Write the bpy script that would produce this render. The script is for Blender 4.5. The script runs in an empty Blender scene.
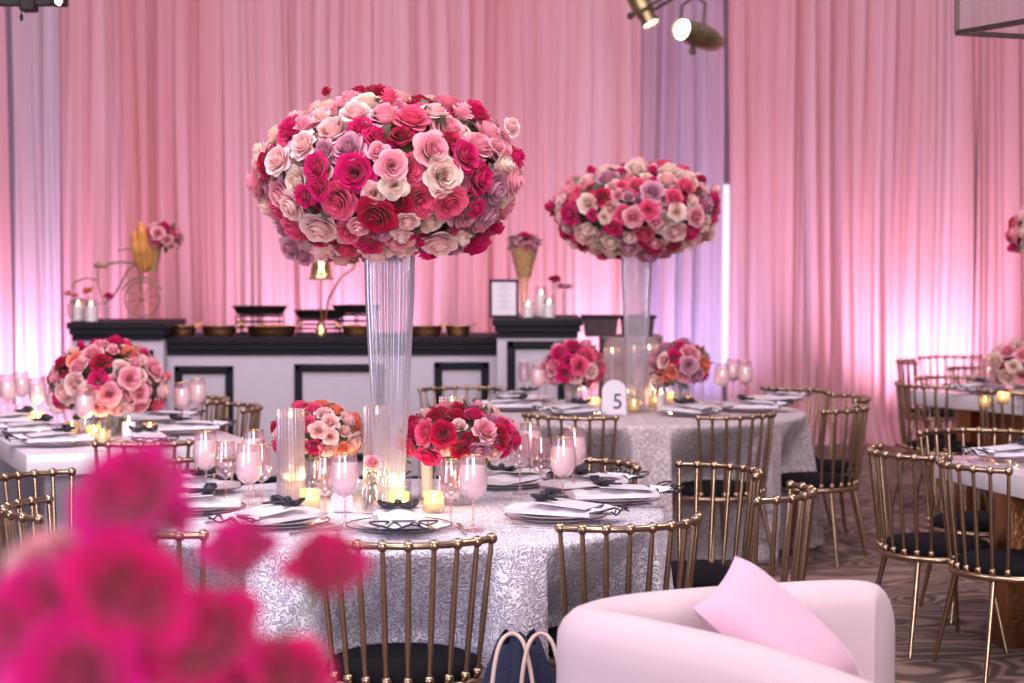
import bpy, bmesh, math, random
from mathutils import Vector, Matrix, Euler, Quaternion
R = math.radians
PI = math.pi
sc = bpy.context.scene
C = sc.collection
random.seed(7)

# ------------------------------------------------------------------ camera, world, lights
F, CX, CY, HOR, H = 1950.0, 512.0, 341.5, 255.0, 1.625
PITCH = math.atan((CY - HOR) / F)
cam_d = bpy.data.cameras.new('camera'); cam = bpy.data.objects.new('camera', cam_d); C.objects.link(cam)
cam.location = (0, 0, H); cam.rotation_euler = (PI/2 - PITCH, 0, 0)
cam_d.sensor_width = 36; cam_d.lens = F * 36 / 1024
cam_d.clip_start = 0.05; cam_d.clip_end = 100
cam_d.dof.use_dof = True; cam_d.dof.focus_distance = 6.35; cam_d.dof.aperture_fstop = 3.2
sc.camera = cam
sc.view_settings.view_transform = 'Standard'; sc.view_settings.look = 'None'
sc.view_settings.gamma = 1; sc.view_settings.use_curve_mapping = False
sc.view_settings.exposure = 0.0
sc.cycles.use_denoising = True
sc.cycles.max_bounces = 10; sc.cycles.transparent_max_bounces = 24
sc.cycles.transmission_bounces = 8; sc.cycles.glossy_bounces = 4; sc.cycles.diffuse_bounces = 3
sc.cycles.caustics_reflective = False; sc.cycles.caustics_refractive = False
sc.cycles.sample_clamp_indirect = 6

w = bpy.data.worlds.new('world'); sc.world = w; w.use_nodes = True
nt = w.node_tree; nt.nodes.clear()
o_ = nt.nodes.new('ShaderNodeOutputWorld'); b_ = nt.nodes.new('ShaderNodeBackground')
tc = nt.nodes.new('ShaderNodeTexCoord'); sp = nt.nodes.new('ShaderNodeSeparateXYZ'); rp = nt.nodes.new('ShaderNodeValToRGB')
nt.links.new(tc.outputs['Generated'], sp.inputs[0]); nt.links.new(sp.outputs['Z'], rp.inputs[0])
rp.color_ramp.elements[0].position = 0.0; rp.color_ramp.elements[0].color = (.24, .13, .17, 1)
rp.color_ramp.elements[1].position = 0.75; rp.color_ramp.elements[1].color = (.62, .52, .58, 1)
nt.links.new(rp.outputs[0], b_.inputs[0]); b_.inputs[1].default_value = 0.62
nt.links.new(b_.outputs[0], o_.inputs[0])

def light(name, kind, loc, energy, color, aim=None, **kw):
    d = bpy.data.lights.new(name, kind); d.energy = energy; d.color = color
    for k, v in kw.items(): setattr(d, k, v)
    o = bpy.data.objects.new(name, d); C.objects.link(o); o.location = loc
    if aim is not None: o.rotation_euler = (Vector(aim) - Vector(loc)).to_track_quat('-Z', 'Y').to_euler()
    return o
light('ceiling_light', 'AREA', (-.5, 3.8, 4.6), 165, (1, .93, .97), (-.3, 7.4, .8), shape='RECTANGLE', size=2.6, size_y=1.6)
light('ceiling_light', 'AREA', (3.0, 6.5, 4.8), 150, (1, .86, .90), (1.5, 9.5, .5), shape='RECTANGLE', size=1.6, size_y=1.6)
light('ceiling_light', 'AREA', (-3.0, 6.5, 4.8), 150, (1, .86, .92), (-1.8, 10, .5), shape='RECTANGLE', size=1.6, size_y=1.6)
light('ceiling_light', 'AREA', (0, 10.5, 5.2), 205, (1, .78, .87), (0, 16.5, 2.2), shape='RECTANGLE', size=9, size_y=1.2)
light('front_fill', 'AREA', (1.0, -5.5, 2.7), 700, (1, .92, .96), (0, 6.5, 1.6), shape='RECTANGLE', size=4.5, size_y=2.4)  # added soft fill from behind the camera, brightens the flowers
light('front_fill', 'AREA', (-3.6, 3.2, 1.5), 75, (.66, .70, 1), (0, 6.6, .4), shape='RECTANGLE', size=2.2, size_y=2.0)  # added low bluish fill from the left front, for the hanging cloth
YC = 16.8                                                     # depth of the drapes
for (x, e, col, sz) in ((-4.20, 300, (1, .66, 1), 70), (-1.50, 290, (1, .68, 1), 62), (.68, 230, (1, .70, .88), 62),
                        (1.55, 200, (.50, .58, 1), 62), (3.52, 370, (1, .68, .95), 62)):  # the blue one is added, standing in for window light behind the sheer
    light('curtain_uplight', 'SPOT', (x, YC - .80, .06), e, col, (x, YC + .05, 1.9), spot_size=R(sz + 44), spot_blend=1, shadow_soft_size=.10)

def ray(px, py):
    v = Vector(((px - CX) / F, 1.0, -(py - CY) / F))
    c, s = math.cos(-PITCH), math.sin(-PITCH)
    return Vector((v.x, v.y * c - v.z * s, v.y * s + v.z * c))
def at(px, py, z=None, y=None):
    d = ray(px, py); o = Vector((0, 0, H))
    t = (z - H) / d.z if z is not None else y / d.y
    return o + d * t

# ------------------------------------------------------------------ materials
def newmat(name):
    m = bpy.data.materials.new(name); m.use_nodes = True
    n = m.node_tree; n.nodes.clear()
    out = n.nodes.new('ShaderNodeOutputMaterial')
    return m, n, out
def N(n, kind, **kw):
    x = n.nodes.new(kind)
    for k, v in kw.items():
        if k.startswith('_'): setattr(x, k[1:], v)
        else: x.inputs[k.replace('__', ' ')].default_value = v
    return x
def pbr(name, col, rough=.5, metal=0., var=.0, scale=20., bump=0., bscale=60., spec=.5, emit=None, estr=0, sheen=0, coat=0, sss=0):
    m, n, out = newmat(name)
    p = N(n, 'ShaderNodeBsdfPrincipled')
    p.inputs['Base Color'].default_value = (*col, 1); p.inputs['Roughness'].default_value = rough
    p.inputs['Metallic'].default_value = metal; p.inputs['Specular IOR Level'].default_value = spec
    p.inputs['Sheen Weight'].default_value = sheen; p.inputs['Coat Weight'].default_value = coat
    if sss: p.inputs['Subsurface Weight'].default_value = sss; p.inputs['Subsurface Radius'].default_value = (.02, .01, .01)
    if emit: p.inputs['Emission Color'].default_value = (*emit, 1); p.inputs['Emission Strength'].default_value = estr
    t = N(n, 'ShaderNodeTexCoord')
    if var:
        nz = N(n, 'ShaderNodeTexNoise', Scale=scale, Detail=4.); n.links.new(t.outputs['Object'], nz.inputs['Vector'])
        r = N(n, 'ShaderNodeValToRGB')
        r.color_ramp.elements[0].color = (*[c * (1 - var) for c in col], 1); r.color_ramp.elements[1].color = (*[min(1, c * (1 + var * .6)) for c in col], 1)
        r.color_ramp.elements[0].position = .3; r.color_ramp.elements[1].position = .7
        n.links.new(nz.outputs[0], r.inputs[0]); n.links.new(r.outputs[0], p.inputs['Base Color'])
    if bump:
        nb = N(n, 'ShaderNodeTexNoise', Scale=bscale, Detail=3.); n.links.new(t.outputs['Object'], nb.inputs['Vector'])
        bp = N(n, 'ShaderNodeBump', Strength=bump, Distance=.01)
        n.links.new(nb.outputs[0], bp.inputs['Height']); n.links.new(bp.outputs[0], p.inputs['Normal'])
    n.links.new(p.outputs[0], out.inputs[0])
    return m
def thin_glass(name, tint, refl=.10, rough=.03, edge=.75, body=0., bodycol=(1, 1, 1)):
    # a thin pane of glass: clear seen straight on, reflecting towards its edges
    m, n, out = newmat(name)
    tr = N(n, 'ShaderNodeBsdfTransparent'); tr.inputs[0].default_value = (*tint, 1)
    gl = N(n, 'ShaderNodeBsdfGlossy', Roughness=rough); gl.inputs[0].default_value = (1, 1, 1, 1)
    lw = N(n, 'ShaderNodeLayerWeight', Blend=.35)
    mr = N(n, 'ShaderNodeMapRange'); mr.inputs['To Min'].default_value = refl; mr.inputs['To Max'].default_value = edge
    n.links.new(lw.outputs['Facing'], mr.inputs[0])
    mx = N(n, 'ShaderNodeMixShader'); n.links.new(mr.outputs[0], mx.inputs[0])
    n.links.new(tr.outputs[0], mx.inputs[1]); n.links.new(gl.outputs[0], mx.inputs[2])
    last = mx
    if body:
        df = N(n, 'ShaderNodeBsdfTranslucent'); df.inputs[0].default_value = (*bodycol, 1)
        d2 = N(n, 'ShaderNodeBsdfDiffuse'); d2.inputs[0].default_value = (*bodycol, 1)
        m0 = N(n, 'ShaderNodeMixShader', Fac=.5); n.links.new(df.outputs[0], m0.inputs[1]); n.links.new(d2.outputs[0], m0.inputs[2])
        m2 = N(n, 'ShaderNodeMixShader', Fac=body); n.links.new(mx.outputs[0], m2.inputs[1]); n.links.new(m0.outputs[0], m2.inputs[2])
        last = m2
    n.links.new(last.outputs[0], out.inputs[0])
    return m
def petal(name, col, deep):
    m, n, out = newmat(name)
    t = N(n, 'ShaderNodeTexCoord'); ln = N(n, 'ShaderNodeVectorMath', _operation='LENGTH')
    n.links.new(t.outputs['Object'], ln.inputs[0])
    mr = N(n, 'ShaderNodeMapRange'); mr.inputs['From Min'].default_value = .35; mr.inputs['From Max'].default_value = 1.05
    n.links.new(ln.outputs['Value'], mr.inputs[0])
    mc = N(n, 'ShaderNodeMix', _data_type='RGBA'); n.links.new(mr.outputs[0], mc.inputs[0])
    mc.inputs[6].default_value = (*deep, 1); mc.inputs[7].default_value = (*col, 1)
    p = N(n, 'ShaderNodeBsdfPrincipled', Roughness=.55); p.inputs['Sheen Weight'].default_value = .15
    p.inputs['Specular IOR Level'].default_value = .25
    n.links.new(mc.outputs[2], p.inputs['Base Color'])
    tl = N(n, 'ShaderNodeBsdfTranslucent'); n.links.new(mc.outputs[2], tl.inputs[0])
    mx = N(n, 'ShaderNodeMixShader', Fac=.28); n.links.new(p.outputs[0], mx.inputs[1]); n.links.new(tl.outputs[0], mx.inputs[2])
    n.links.new(mx.outputs[0], out.inputs[0])
    return m
def curtain_mat(name, col, trans=.3, clear=.0):
    m, n, out = newmat(name)
    t = N(n, 'ShaderNodeTexCoord'); mp = N(n, 'ShaderNodeMapping'); mp.inputs['Scale'].default_value = (5, 5, .2)
    n.links.new(t.outputs['Object'], mp.inputs[0])
    nz = N(n, 'ShaderNodeTexNoise', Scale=1.3, Detail=3.); n.links.new(mp.outputs[0], nz.inputs['Vector'])
    r = N(n, 'ShaderNodeValToRGB')
    r.color_ramp.elements[0].position = .35; r.color_ramp.elements[1].position = .68
    r.color_ramp.elements[0].color = (col[0] * .96, col[1] * .86, col[2] * .86, 1); r.color_ramp.elements[1].color = (min(1, col[0] * 1.03), col[1] * 1.12, col[2] * 1.18, 1)  # darker and lighter vertical streaks put fold shading into the colour
    n.links.new(nz.outputs[0], r.inputs[0])
    d = N(n, 'ShaderNodeBsdfDiffuse'); tl = N(n, 'ShaderNodeBsdfTranslucent')
    n.links.new(r.outputs[0], d.inputs[0]); n.links.new(r.outputs[0], tl.inputs[0])
    mx = N(n, 'ShaderNodeMixShader', Fac=trans); n.links.new(d.outputs[0], mx.inputs[1]); n.links.new(tl.outputs[0], mx.inputs[2])
    last = mx
    if clear:
        tr = N(n, 'ShaderNodeBsdfTransparent'); m2 = N(n, 'ShaderNodeMixShader', Fac=clear)
        n.links.new(mx.outputs[0], m2.inputs[1]); n.links.new(tr.outputs[0], m2.inputs[2]); last = m2
    n.links.new(last.outputs[0], out.inputs[0])
    return m
def lace_mat(name, lo, hi, scale=1.):
    m, n, out = newmat(name)
    t = N(n, 'ShaderNodeTexCoord')
    nz = N(n, 'ShaderNodeTexNoise', Scale=9. * scale, Detail=2.); n.links.new(t.outputs['Object'], nz.inputs['Vector'])
    ad = N(n, 'ShaderNodeMix', _data_type='RGBA', Factor=.12) ; ad.inputs[0].default_value = .14
    n.links.new(t.outputs['Object'], ad.inputs[6]); n.links.new(nz.outputs['Color'], ad.inputs[7])
    v1 = N(n, 'ShaderNodeTexVoronoi', Scale=24. * scale, _feature='F1'); n.links.new(ad.outputs[2], v1.inputs['Vector'])
    wv = N(n, 'ShaderNodeMath', _operation='MULTIPLY'); wv.inputs[1].default_value = 17.; n.links.new(v1.outputs['Distance'], wv.inputs[0])
    sn = N(n, 'ShaderNodeMath', _operation='SINE'); n.links.new(wv.outputs[0], sn.inputs[0])
    r = N(n, 'ShaderNodeValToRGB'); r.color_ramp.elements[0].position = .30; r.color_ramp.elements[1].position = .62
    mr = N(n, 'ShaderNodeMapRange'); mr.inputs['From Min'].default_value = -1; n.links.new(sn.outputs[0], mr.inputs[0])
    n2 = N(n, 'ShaderNodeTexNoise', Scale=70. * scale, Detail=2.); n.links.new(t.outputs['Object'], n2.inputs['Vector'])
    ml = N(n, 'ShaderNodeMath', _operation='MULTIPLY_ADD'); ml.inputs[1].default_value = .55; n.links.new(n2.outputs[0], ml.inputs[0])
    sub = N(n, 'ShaderNodeMath', _operation='MULTIPLY_ADD'); sub.inputs[1].default_value = .62; sub.inputs[2].default_value = -.08
    n.links.new(mr.outputs[0], sub.inputs[0]); n.links.new(sub.outputs[0], ml.inputs[2])
    n.links.new(ml.outputs[0], r.inputs[0])
    r.color_ramp.elements[0].color = (*lo, 1); r.color_ramp.elements[1].color = (*hi, 1)
    p = N(n, 'ShaderNodeBsdfPrincipled', Roughness=.7); p.inputs['Sheen Weight'].default_value = .2
    n.links.new(r.outputs[0], p.inputs['Base Color'])
    bp = N(n, 'ShaderNodeBump', Strength=.8, Distance=.005); n.links.new(ml.outputs[0], bp.inputs['Height']); n.links.new(bp.outputs[0], p.inputs['Normal'])
    n.links.new(p.outputs[0], out.inputs[0])
    return m
def carpet_mat():
    m, n, out = newmat('patterned_carpet')
    t = N(n, 'ShaderNodeTexCoord'); mp = N(n, 'ShaderNodeMapping'); mp.inputs['Scale'].default_value = (1.1, 1.6, 1); mp.inputs['Rotation'].default_value = (0, 0, R(18))
    n.links.new(t.outputs['Object'], mp.inputs[0])
    nz = N(n, 'ShaderNodeTexNoise', Scale=.9, Detail=1.5, Distortion=1.2); n.links.new(mp.outputs[0], nz.inputs['Vector'])
    wv = N(n, 'ShaderNodeMath', _operation='MULTIPLY'); wv.inputs[1].default_value = 105.; n.links.new(nz.outputs[0], wv.inputs[0])
    sn = N(n, 'ShaderNodeMath', _operation='SINE'); n.links.new(wv.outputs[0], sn.inputs[0])
    n2 = N(n, 'ShaderNodeTexNoise', Scale=5., Detail=4.); n.links.new(t.outputs['Object'], n2.inputs['Vector'])
    ad = N(n, 'ShaderNodeMath', _operation='MULTIPLY_ADD'); ad.inputs[1].default_value = 1.7; n.links.new(n2.outputs[0], ad.inputs[0]); n.links.new(sn.outputs[0], ad.inputs[2])
    r = N(n, 'ShaderNodeValToRGB'); r.color_ramp.elements[0].position = .35; r.color_ramp.elements[1].position = 1.
    mr = N(n, 'ShaderNodeMapRange'); mr.inputs['From Min'].default_value = -.6; mr.inputs['From Max'].default_value = 2.2; n.links.new(ad.outputs[0], mr.inputs[0])
    n.links.new(mr.outputs[0], r.inputs[0])
    r.color_ramp.elements[0].color = (.085, .048, .042, 1); r.color_ramp.elements[1].color = (.33, .21, .175, 1)
    p = N(n, 'ShaderNodeBsdfPrincipled', Roughness=.95); n.links.new(r.outputs[0], p.inputs['Base Color'])
    n3 = N(n, 'ShaderNodeTexNoise', Scale=220., Detail=2.); n.links.new(t.outputs['Object'], n3.inputs['Vector'])
    bp = N(n, 'ShaderNodeBump', Strength=.6, Distance=.005); n.links.new(n3.outputs[0], bp.inputs['Height']); n.links.new(bp.outputs[0], p.inputs['Normal'])
    n.links.new(p.outputs[0], out.inputs[0])
    return m
M = {
 'gold': pbr('brushed_gold_metal', (.43, .305, .205), .30, 1., var=.12, scale=30),
 'brass': pbr('polished_brass', (.85, .60, .28), .18, 1.),
 'copper': pbr('hammered_copper', (.52, .26, .12), .3, 1., bump=.3, bscale=40),
 'bronze': pbr('dark_bronze', (.10, .07, .06), .4, .7),
 'black_fabric': pbr('black_velvet', (.006, .005, .008), .9, bump=.2, bscale=300, spec=.15),
 'black': pbr('black_lacquer', (.010, .009, .016), .6, spec=.22),
 'black_pan': pbr('black_iron', (.012, .009, .010), .6, spec=.25),
 'white': pbr('white_paint', (.54, .49, .57), .5, var=.03),
 'slab': pbr('glossy_white_slab', (.74, .67, .73), .14, coat=.4),
 'grey': pbr('grey_panel', (.35, .30, .36), .4),
 'porcelain': pbr('white_porcelain', (.85, .80, .84), .2, coat=.3),
 'napkin': pbr('white_linen', (.72, .66, .72), .8, bump=.25, bscale=120),
 'card': pbr('white_card', (.74, .68, .75), .6),
 'ribbon': pbr('black_ribbon', (.018, .016, .025), .45),
 'ink': pbr('black_ink', (.02, .02, .03), .5),
 'greyink': pbr('grey_ink', (.42, .38, .42), .6),
 'steel': pbr('dull_steel', (.42, .34, .35), .35, .85),
 'wax': pbr('white_wax', (.90, .82, .80), .45, sss=.2, emit=(1, .70, .45), estr=.06),
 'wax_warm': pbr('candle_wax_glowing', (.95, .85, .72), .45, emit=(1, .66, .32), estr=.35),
 'flame': pbr('candle_flame', (1, .7, .3), .5, emit=(1, .62, .22), estr=22),
 'lamp': pbr('lamp_lens', (1, .9, .8), .5, emit=(1, .86, .66), estr=9),
 'glass': thin_glass('clear_glass', (.95, .93, .96), .07, .03, .6),
 'rim_glass': thin_glass('fluted_glass', (.90, .85, .91), .12, .08, .9, .17, (1, .93, .98)),
 'vase_glass': thin_glass('fluted_crystal', (.88, .86, .93), .14, .08, .8, .20, (.98, .96, 1)),
 'pink_glass': thin_glass('pink_glass', (.98, .84, .87), .08, .03, .7, .09, (.96, .68, .74)),
 'gold_glass': thin_glass('amber_glass', (1, .92, .76), .14, .05, .8, .16, (1, .82, .55)),
 'plate_glass': thin_glass('clear_charger_glass', (.97, .93, .96), .06, .03, .35, .16, (.9, .84, .9)),
 'drink': pbr('frosty_pink_drink', (.97, .87, .88), .35, sss=.3, coat=.3, emit=(1, .6, .7), estr=.05),
 'water': thin_glass('water', (.86, .86, .82), .15, .02, .5),
 'leaf': pbr('dark_green_leaf', (.10, .10, .055), .55, var=.3),
 'stem': pbr('green_stem', (.10, .16, .05), .55),
 'twig': pbr('brown_stem', (.13, .075, .04), .7),
 'lace': lace_mat('lace_cloth', (.43, .36, .48), (.90, .84, .92), 1.6),
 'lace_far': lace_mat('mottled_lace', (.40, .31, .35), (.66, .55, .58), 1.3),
 'beige': pbr('taupe_linen', (.36, .25, .25), .85, bump=.3),
 'sofa': pbr('pale_pink_upholstery', (.66, .49, .54), .9, bump=.35, bscale=500, sheen=.2),
 'pillow': pbr('pink_velvet_cushion', (.68, .38, .50), .8, bump=.1, sheen=.4),
 'bread': pbr('crusty_bread', (.62, .27, .06), .7, var=.5, scale=12, bump=.5),
 'basket': pbr('woven_straw', (.45, .26, .12), .8, var=.4, scale=60, bump=.6),
 'ironwire': pbr('antique_gold_wire', (.30, .19, .13), .5, .5),
 'wenge': pbr('dark_wenge_wood', (.035, .010, .014), .5, var=.3),
 'navy': pbr('navy_cloth', (.012, .016, .05), .8, bump=.4, bscale=80),
 'strap': pbr('beige_strap', (.62, .44, .38), .6),
 'wall': pbr('lavender_wall', (.42, .36, .46), .8),
 'winlight': pbr('daylight_window', (.7, .8, 1), .5, emit=(.70, .78, 1), estr=1.0),
 'curtain': curtain_mat('pink_chiffon', (.80, .45, .49), .30),
 'curtain_rose': curtain_mat('rose_chiffon', (.78, .39, .42), .30),
 'curtain_lilac_lit': curtain_mat('lilac_lit_chiffon', (.60, .40, .50), .35),  # pink chiffon tinted lilac: bluish light put into the colour
 'curtain_white': curtain_mat('pale_chiffon', (.80, .64, .70), .45),
 'pane': thin_glass('smoky_lantern_glass', (.86, .80, .84), .06, .05, .4, .25, (.75, .60, .62)),
 'carpet': carpet_mat(),
}
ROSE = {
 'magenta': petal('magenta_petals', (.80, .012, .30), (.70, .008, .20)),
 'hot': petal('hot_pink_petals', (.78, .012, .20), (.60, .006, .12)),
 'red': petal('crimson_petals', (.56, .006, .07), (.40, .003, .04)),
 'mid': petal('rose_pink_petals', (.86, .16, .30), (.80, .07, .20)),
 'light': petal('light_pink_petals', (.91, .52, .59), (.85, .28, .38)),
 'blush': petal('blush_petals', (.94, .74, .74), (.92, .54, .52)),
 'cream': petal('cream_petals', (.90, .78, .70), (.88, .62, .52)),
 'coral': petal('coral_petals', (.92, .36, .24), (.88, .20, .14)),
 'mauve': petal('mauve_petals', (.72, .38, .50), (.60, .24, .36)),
}

# ------------------------------------------------------------------ mesh helpers
class MB:
    def __init__(s): s.v = []; s.f = []
    def add(s, vs, fs, mt=None):
        k = len(s.v)
        s.v += [tuple(mt @ Vector(v)) if mt is not None else tuple(v) for v in vs]
        s.f += [tuple(i + k for i in f) for f in fs]
        return s
    def box(s, x0, x1, y0, y1, z0, z1, mt=None, b=0.):
        bm = bmesh.new(); bmesh.ops.create_cube(bm, size=1)
        for v in bm.verts: v.co = Vector(((x0 + x1) / 2 + v.co.x * (x1 - x0), (y0 + y1) / 2 + v.co.y * (y1 - y0), (z0 + z1) / 2 + v.co.z * (z1 - z0)))
        if b: bmesh.ops.bevel(bm, geom=bm.edges[:], offset=b, segments=2, affect='EDGES', profile=.5)
        bm.verts.index_update()
        s.add([v.co[:] for v in bm.verts], [[v.index for v in f.verts] for f in bm.faces], mt); bm.free(); return s
    def lathe(s, prof, n=24, mt=None, ribs=0, amp=0., cap=True, a0=0., a1=2 * PI):
        vs = []; fs = []; full = abs(a1 - a0 - 2 * PI) < 1e-6; m = n if full else n + 1
        for (r, z) in prof:
            for i in range(m):
                a = a0 + (a1 - a0) * i / n
                rr = r * (1 + (amp * (abs(math.sin(a * ribs / 2)) - .5) if ribs else 0))
                vs.append((rr * math.cos(a), rr * math.sin(a), z))
        for j in range(len(prof) - 1):
            for i in range(n):
                p = j * m + i; q = j * m + (i + 1) % m
                fs.append((p, q, q + m, p + m))
        if cap and full:
            if prof[0][0] > 1e-4: fs.append(tuple(reversed(range(m))))
            if prof[-1][0] > 1e-4: fs.append(tuple(range((len(prof) - 1) * m, len(prof) * m)))
        return s.add(vs, fs, mt)
    def tube(s, pts, rad, n=8, closed=False, cap=True, mt=None):
        pts = [Vector(p) for p in pts]; L = len(pts); rad = rad if isinstance(rad, (list, tuple)) else [rad] * L
        vs = []; fs = []; nrm = None
        for i, p in enumerate(pts):
            a = pts[i - 1] if (i or closed) else p; b = pts[(i + 1) % L] if (i < L - 1 or closed) else p
            t = (b - a).normalized()
            if nrm is None: nrm = t.orthogonal().normalized()
            else: nrm = (nrm - t * nrm.dot(t)); nrm = nrm.normalized() if nrm.length > 1e-6 else t.orthogonal().normalized()
            bn = t.cross(nrm)
            for k in range(n):
                an = 2 * PI * k / n; vs.append(p + (nrm * math.cos(an) + bn * math.sin(an)) * rad[i])
        for i in range(L if closed else L - 1):
            for k in range(n):
                a = i * n + k; b = i * n + (k + 1) % n; j = (i + 1) % L
                fs.append((a, b, j * n + (k + 1) % n, j * n + k))
        if cap and not closed: fs.append(tuple(reversed(range(n)))); fs.append(tuple(range((L - 1) * n, L * n)))
        return s.add(vs, fs, mt)
    def ball(s, c, r, n=10, sq=(1, 1, 1)):
        m = n // 2 + 1
        prof = [(max(1e-5, math.sin(PI * j / m)) * 1., -math.cos(PI * j / m)) for j in range(m + 1)]
        return s.lathe(prof, n, Matrix.Translation(c) @ Matrix.Diagonal((r * sq[0], r * sq[1], r * sq[2], 1)), cap=False)
    def prism(s, poly, z0, z1, mt=None):
        n = len(poly)
        return s.add([(x, y, z0) for x, y in poly] + [(x, y, z1) for x, y in poly],
                     [tuple(reversed(range(n))), tuple(range(n, 2 * n))] + [(i, (i + 1) % n, n + (i + 1) % n, n + i) for i in range(n)], mt)
    def grid(s, nu, nv, fn, mt=None, closed=False):
        vs = [fn(i / nu, j / nv) for j in range(nv + 1) for i in range(nu + (0 if closed else 1))]; m = nu if closed else nu + 1
        return s.add(vs, [(j * m + i, j * m + (i + 1) % m, (j + 1) * m + (i + 1) % m, (j + 1) * m + i) for j in range(nv) for i in range(nu)], mt)
    def mesh(s, name, mat, smooth=35):
        me = bpy.data.meshes.new(name); me.from_pydata(s.v, [], s.f); me.materials.append(mat)
        if smooth:
            me.polygons.foreach_set('use_smooth', [True] * len(me.polygons))
            try: me.set_sharp_from_angle(angle=R(smooth))
            except Exception: pass
        me.update(); return me
def ob(name, me, parent=None, loc=(0, 0, 0), rot=(0, 0, 0), scale=None):
    o = bpy.data.objects.new(name, me); C.objects.link(o); o.parent = parent; o.location = loc
    if isinstance(rot, Quaternion): o.rotation_mode = 'QUATERNION'; o.rotation_quaternion = rot
    else: o.rotation_euler = rot
    if scale is not None: o.scale = (scale,) * 3 if isinstance(scale, (int, float)) else scale
    return o
def tag(o, label, cat, group=None, kind=None):
    if label: o['label'] = label
    if cat: o['category'] = cat
    if group: o['group'] = group
    if kind: o['kind'] = kind
    return o
def thing(name, label, cat, loc=(0, 0, 0), rz=0., group=None):
    return tag(ob(name, None, None, loc, (0, 0, rz)), label, cat, group)
def struct(name, me, loc=(0, 0, 0), parent=None):
    o = ob(name, me, parent, loc)
    if parent is None: o['kind'] = 'structure'
    return o

# ------------------------------------------------------------------ the setting
struct('floor', MB().box(-9, 9, -1, 20, -.05, 0).mesh('floor', M['carpet'], 0))
WY = YC + .55
mb = MB()
wx0, wx1, wz0, wz1 = 1.70, 1.98, .5, 2.28
mb.box(-9, wx0, WY, WY + .15, 0, 6).box(wx1, 9, WY, WY + .15, 0, 6).box(wx0, wx1, WY, WY + .15, 0, wz0).box(wx0, wx1, WY, WY + .15, wz1, 6)
struct('wall_back', mb.mesh('wall_back', M['wall'], 0))
wn = tag(ob('window_1', None, None, (0, WY, 0)), None, None, kind='structure')
ob('window_pane', MB().box(wx0, wx1, .05, .06, wz0, wz1).mesh('pane', M['winlight'], 0), wn)
fr = MB(); t_ = .03
fr.box(wx0, wx1, -.02, .04, wz0, wz0 + t_).box(wx0, wx1, -.02, .04, wz1 - t_, wz1).box(wx0, wx0 + t_, -.02, .04, wz0, wz1).box(wx1 - t_, wx1, -.02, .04, wz0, wz1)
ob('window_frame', fr.mesh('wframe', M['white'], 0), wn)

def curtain(x0, x1, mat, label, seed, amp=.045, per=.13, tilt=0., puddle=.0, dy=0.):
    rnd = random.Random(seed); W = x1 - x0; ph = [rnd.uniform(0, 6.28) for _ in range(6)]
    nu = max(12, int(W / .011))
    def fn(u, v):
        x = x0 + W * u; z = 5.2 * v; g = 1 - v; W2 = u * W
        wob = .02 * math.sin(z * .9 + ph[0] + u * 3)
        k = 2 * PI * (u * W + wob) / per
        y = amp * (.75 * math.sin(k + 1.6 * math.sin(W2 * 4.1 + ph[1])) * (.55 + .45 * math.sin(W2 * 6 + ph[2])) +   .16 * math.sin(2.3 * k + ph[3] + z * .15 + 1.5 * math.sin(W2 * 7)) + .55 * math.sin(.41 * k + ph[4]))
        y *= (1.15 + .45 * g)
        fl = max(0, .35 - z) / .35
        return (x + tilt * g * (u - .5) + .01 * math.sin(k + z), YC + dy + y - puddle * fl ** 2 * (1 + .3 * math.sin(k)), max(.006, z + .012 * fl))
    o = ob('curtain', MB().grid(nu, 26, fn).mesh('curtain', mat, 0))
    for p in o.data.polygons: p.use_smooth = True
    return tag(o, label, 'curtain', 'sheer drapes along the back wall')
S_ = F / YC
def cx(px): return (px - CX) / S_
for args in (
    (-30, 9, 'curtain', 'pink sheer drape at the far left edge beside the lavender gap', .04),
    (17, 62, 'curtain_white', 'pale pink sheer drape with a scalloped fold left of the white bar end', .035),
    (62, 120, 'curtain', 'pink sheer drape hanging behind the wire bicycle back end', .045),
    (120, 226, 'curtain_rose', 'rose pink sheer drape behind the wire bicycle bread basket', .04),
    (226, 372, 'curtain', 'lavender-lit pink sheer drape behind the large rose ball and brass heat lamp', .05),
    (372, 470, 'curtain', 'pink sheer drape behind the tall fluted vase', .04),
    (470, 548, 'curtain_rose', 'rose pink sheer drape behind the framed sign on the bar', .038),
    (548, 640, 'curtain', 'brightly lit pink sheer drape behind the smaller rose ball', .04),
    (640, 721, 'curtain_lilac_lit', 'sheer drape under the brass spotlight, its colour tinted lilac for the window light', .045),
    (729, 800, 'curtain_rose', 'dusky pink sheer drape just right of the narrow window slit', .04),
    (800, 880, 'curtain', 'dark rose sheer drape behind the chairs at the numbered table', .045),
    (880, 975, 'curtain', 'glowing white-pink sheer drape lit by the strongest uplight', .045),
    (975, 1075, 'curtain_rose', 'rose pink sheer drape below the hanging lantern frame', .04)):
    curtain(cx(args[0]), cx(args[1]), M[args[2]], args[3], args[0], args[4], per=random.uniform(.14, .22), puddle=.3 if args[0] > 700 else .08, tilt=.02)

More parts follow.
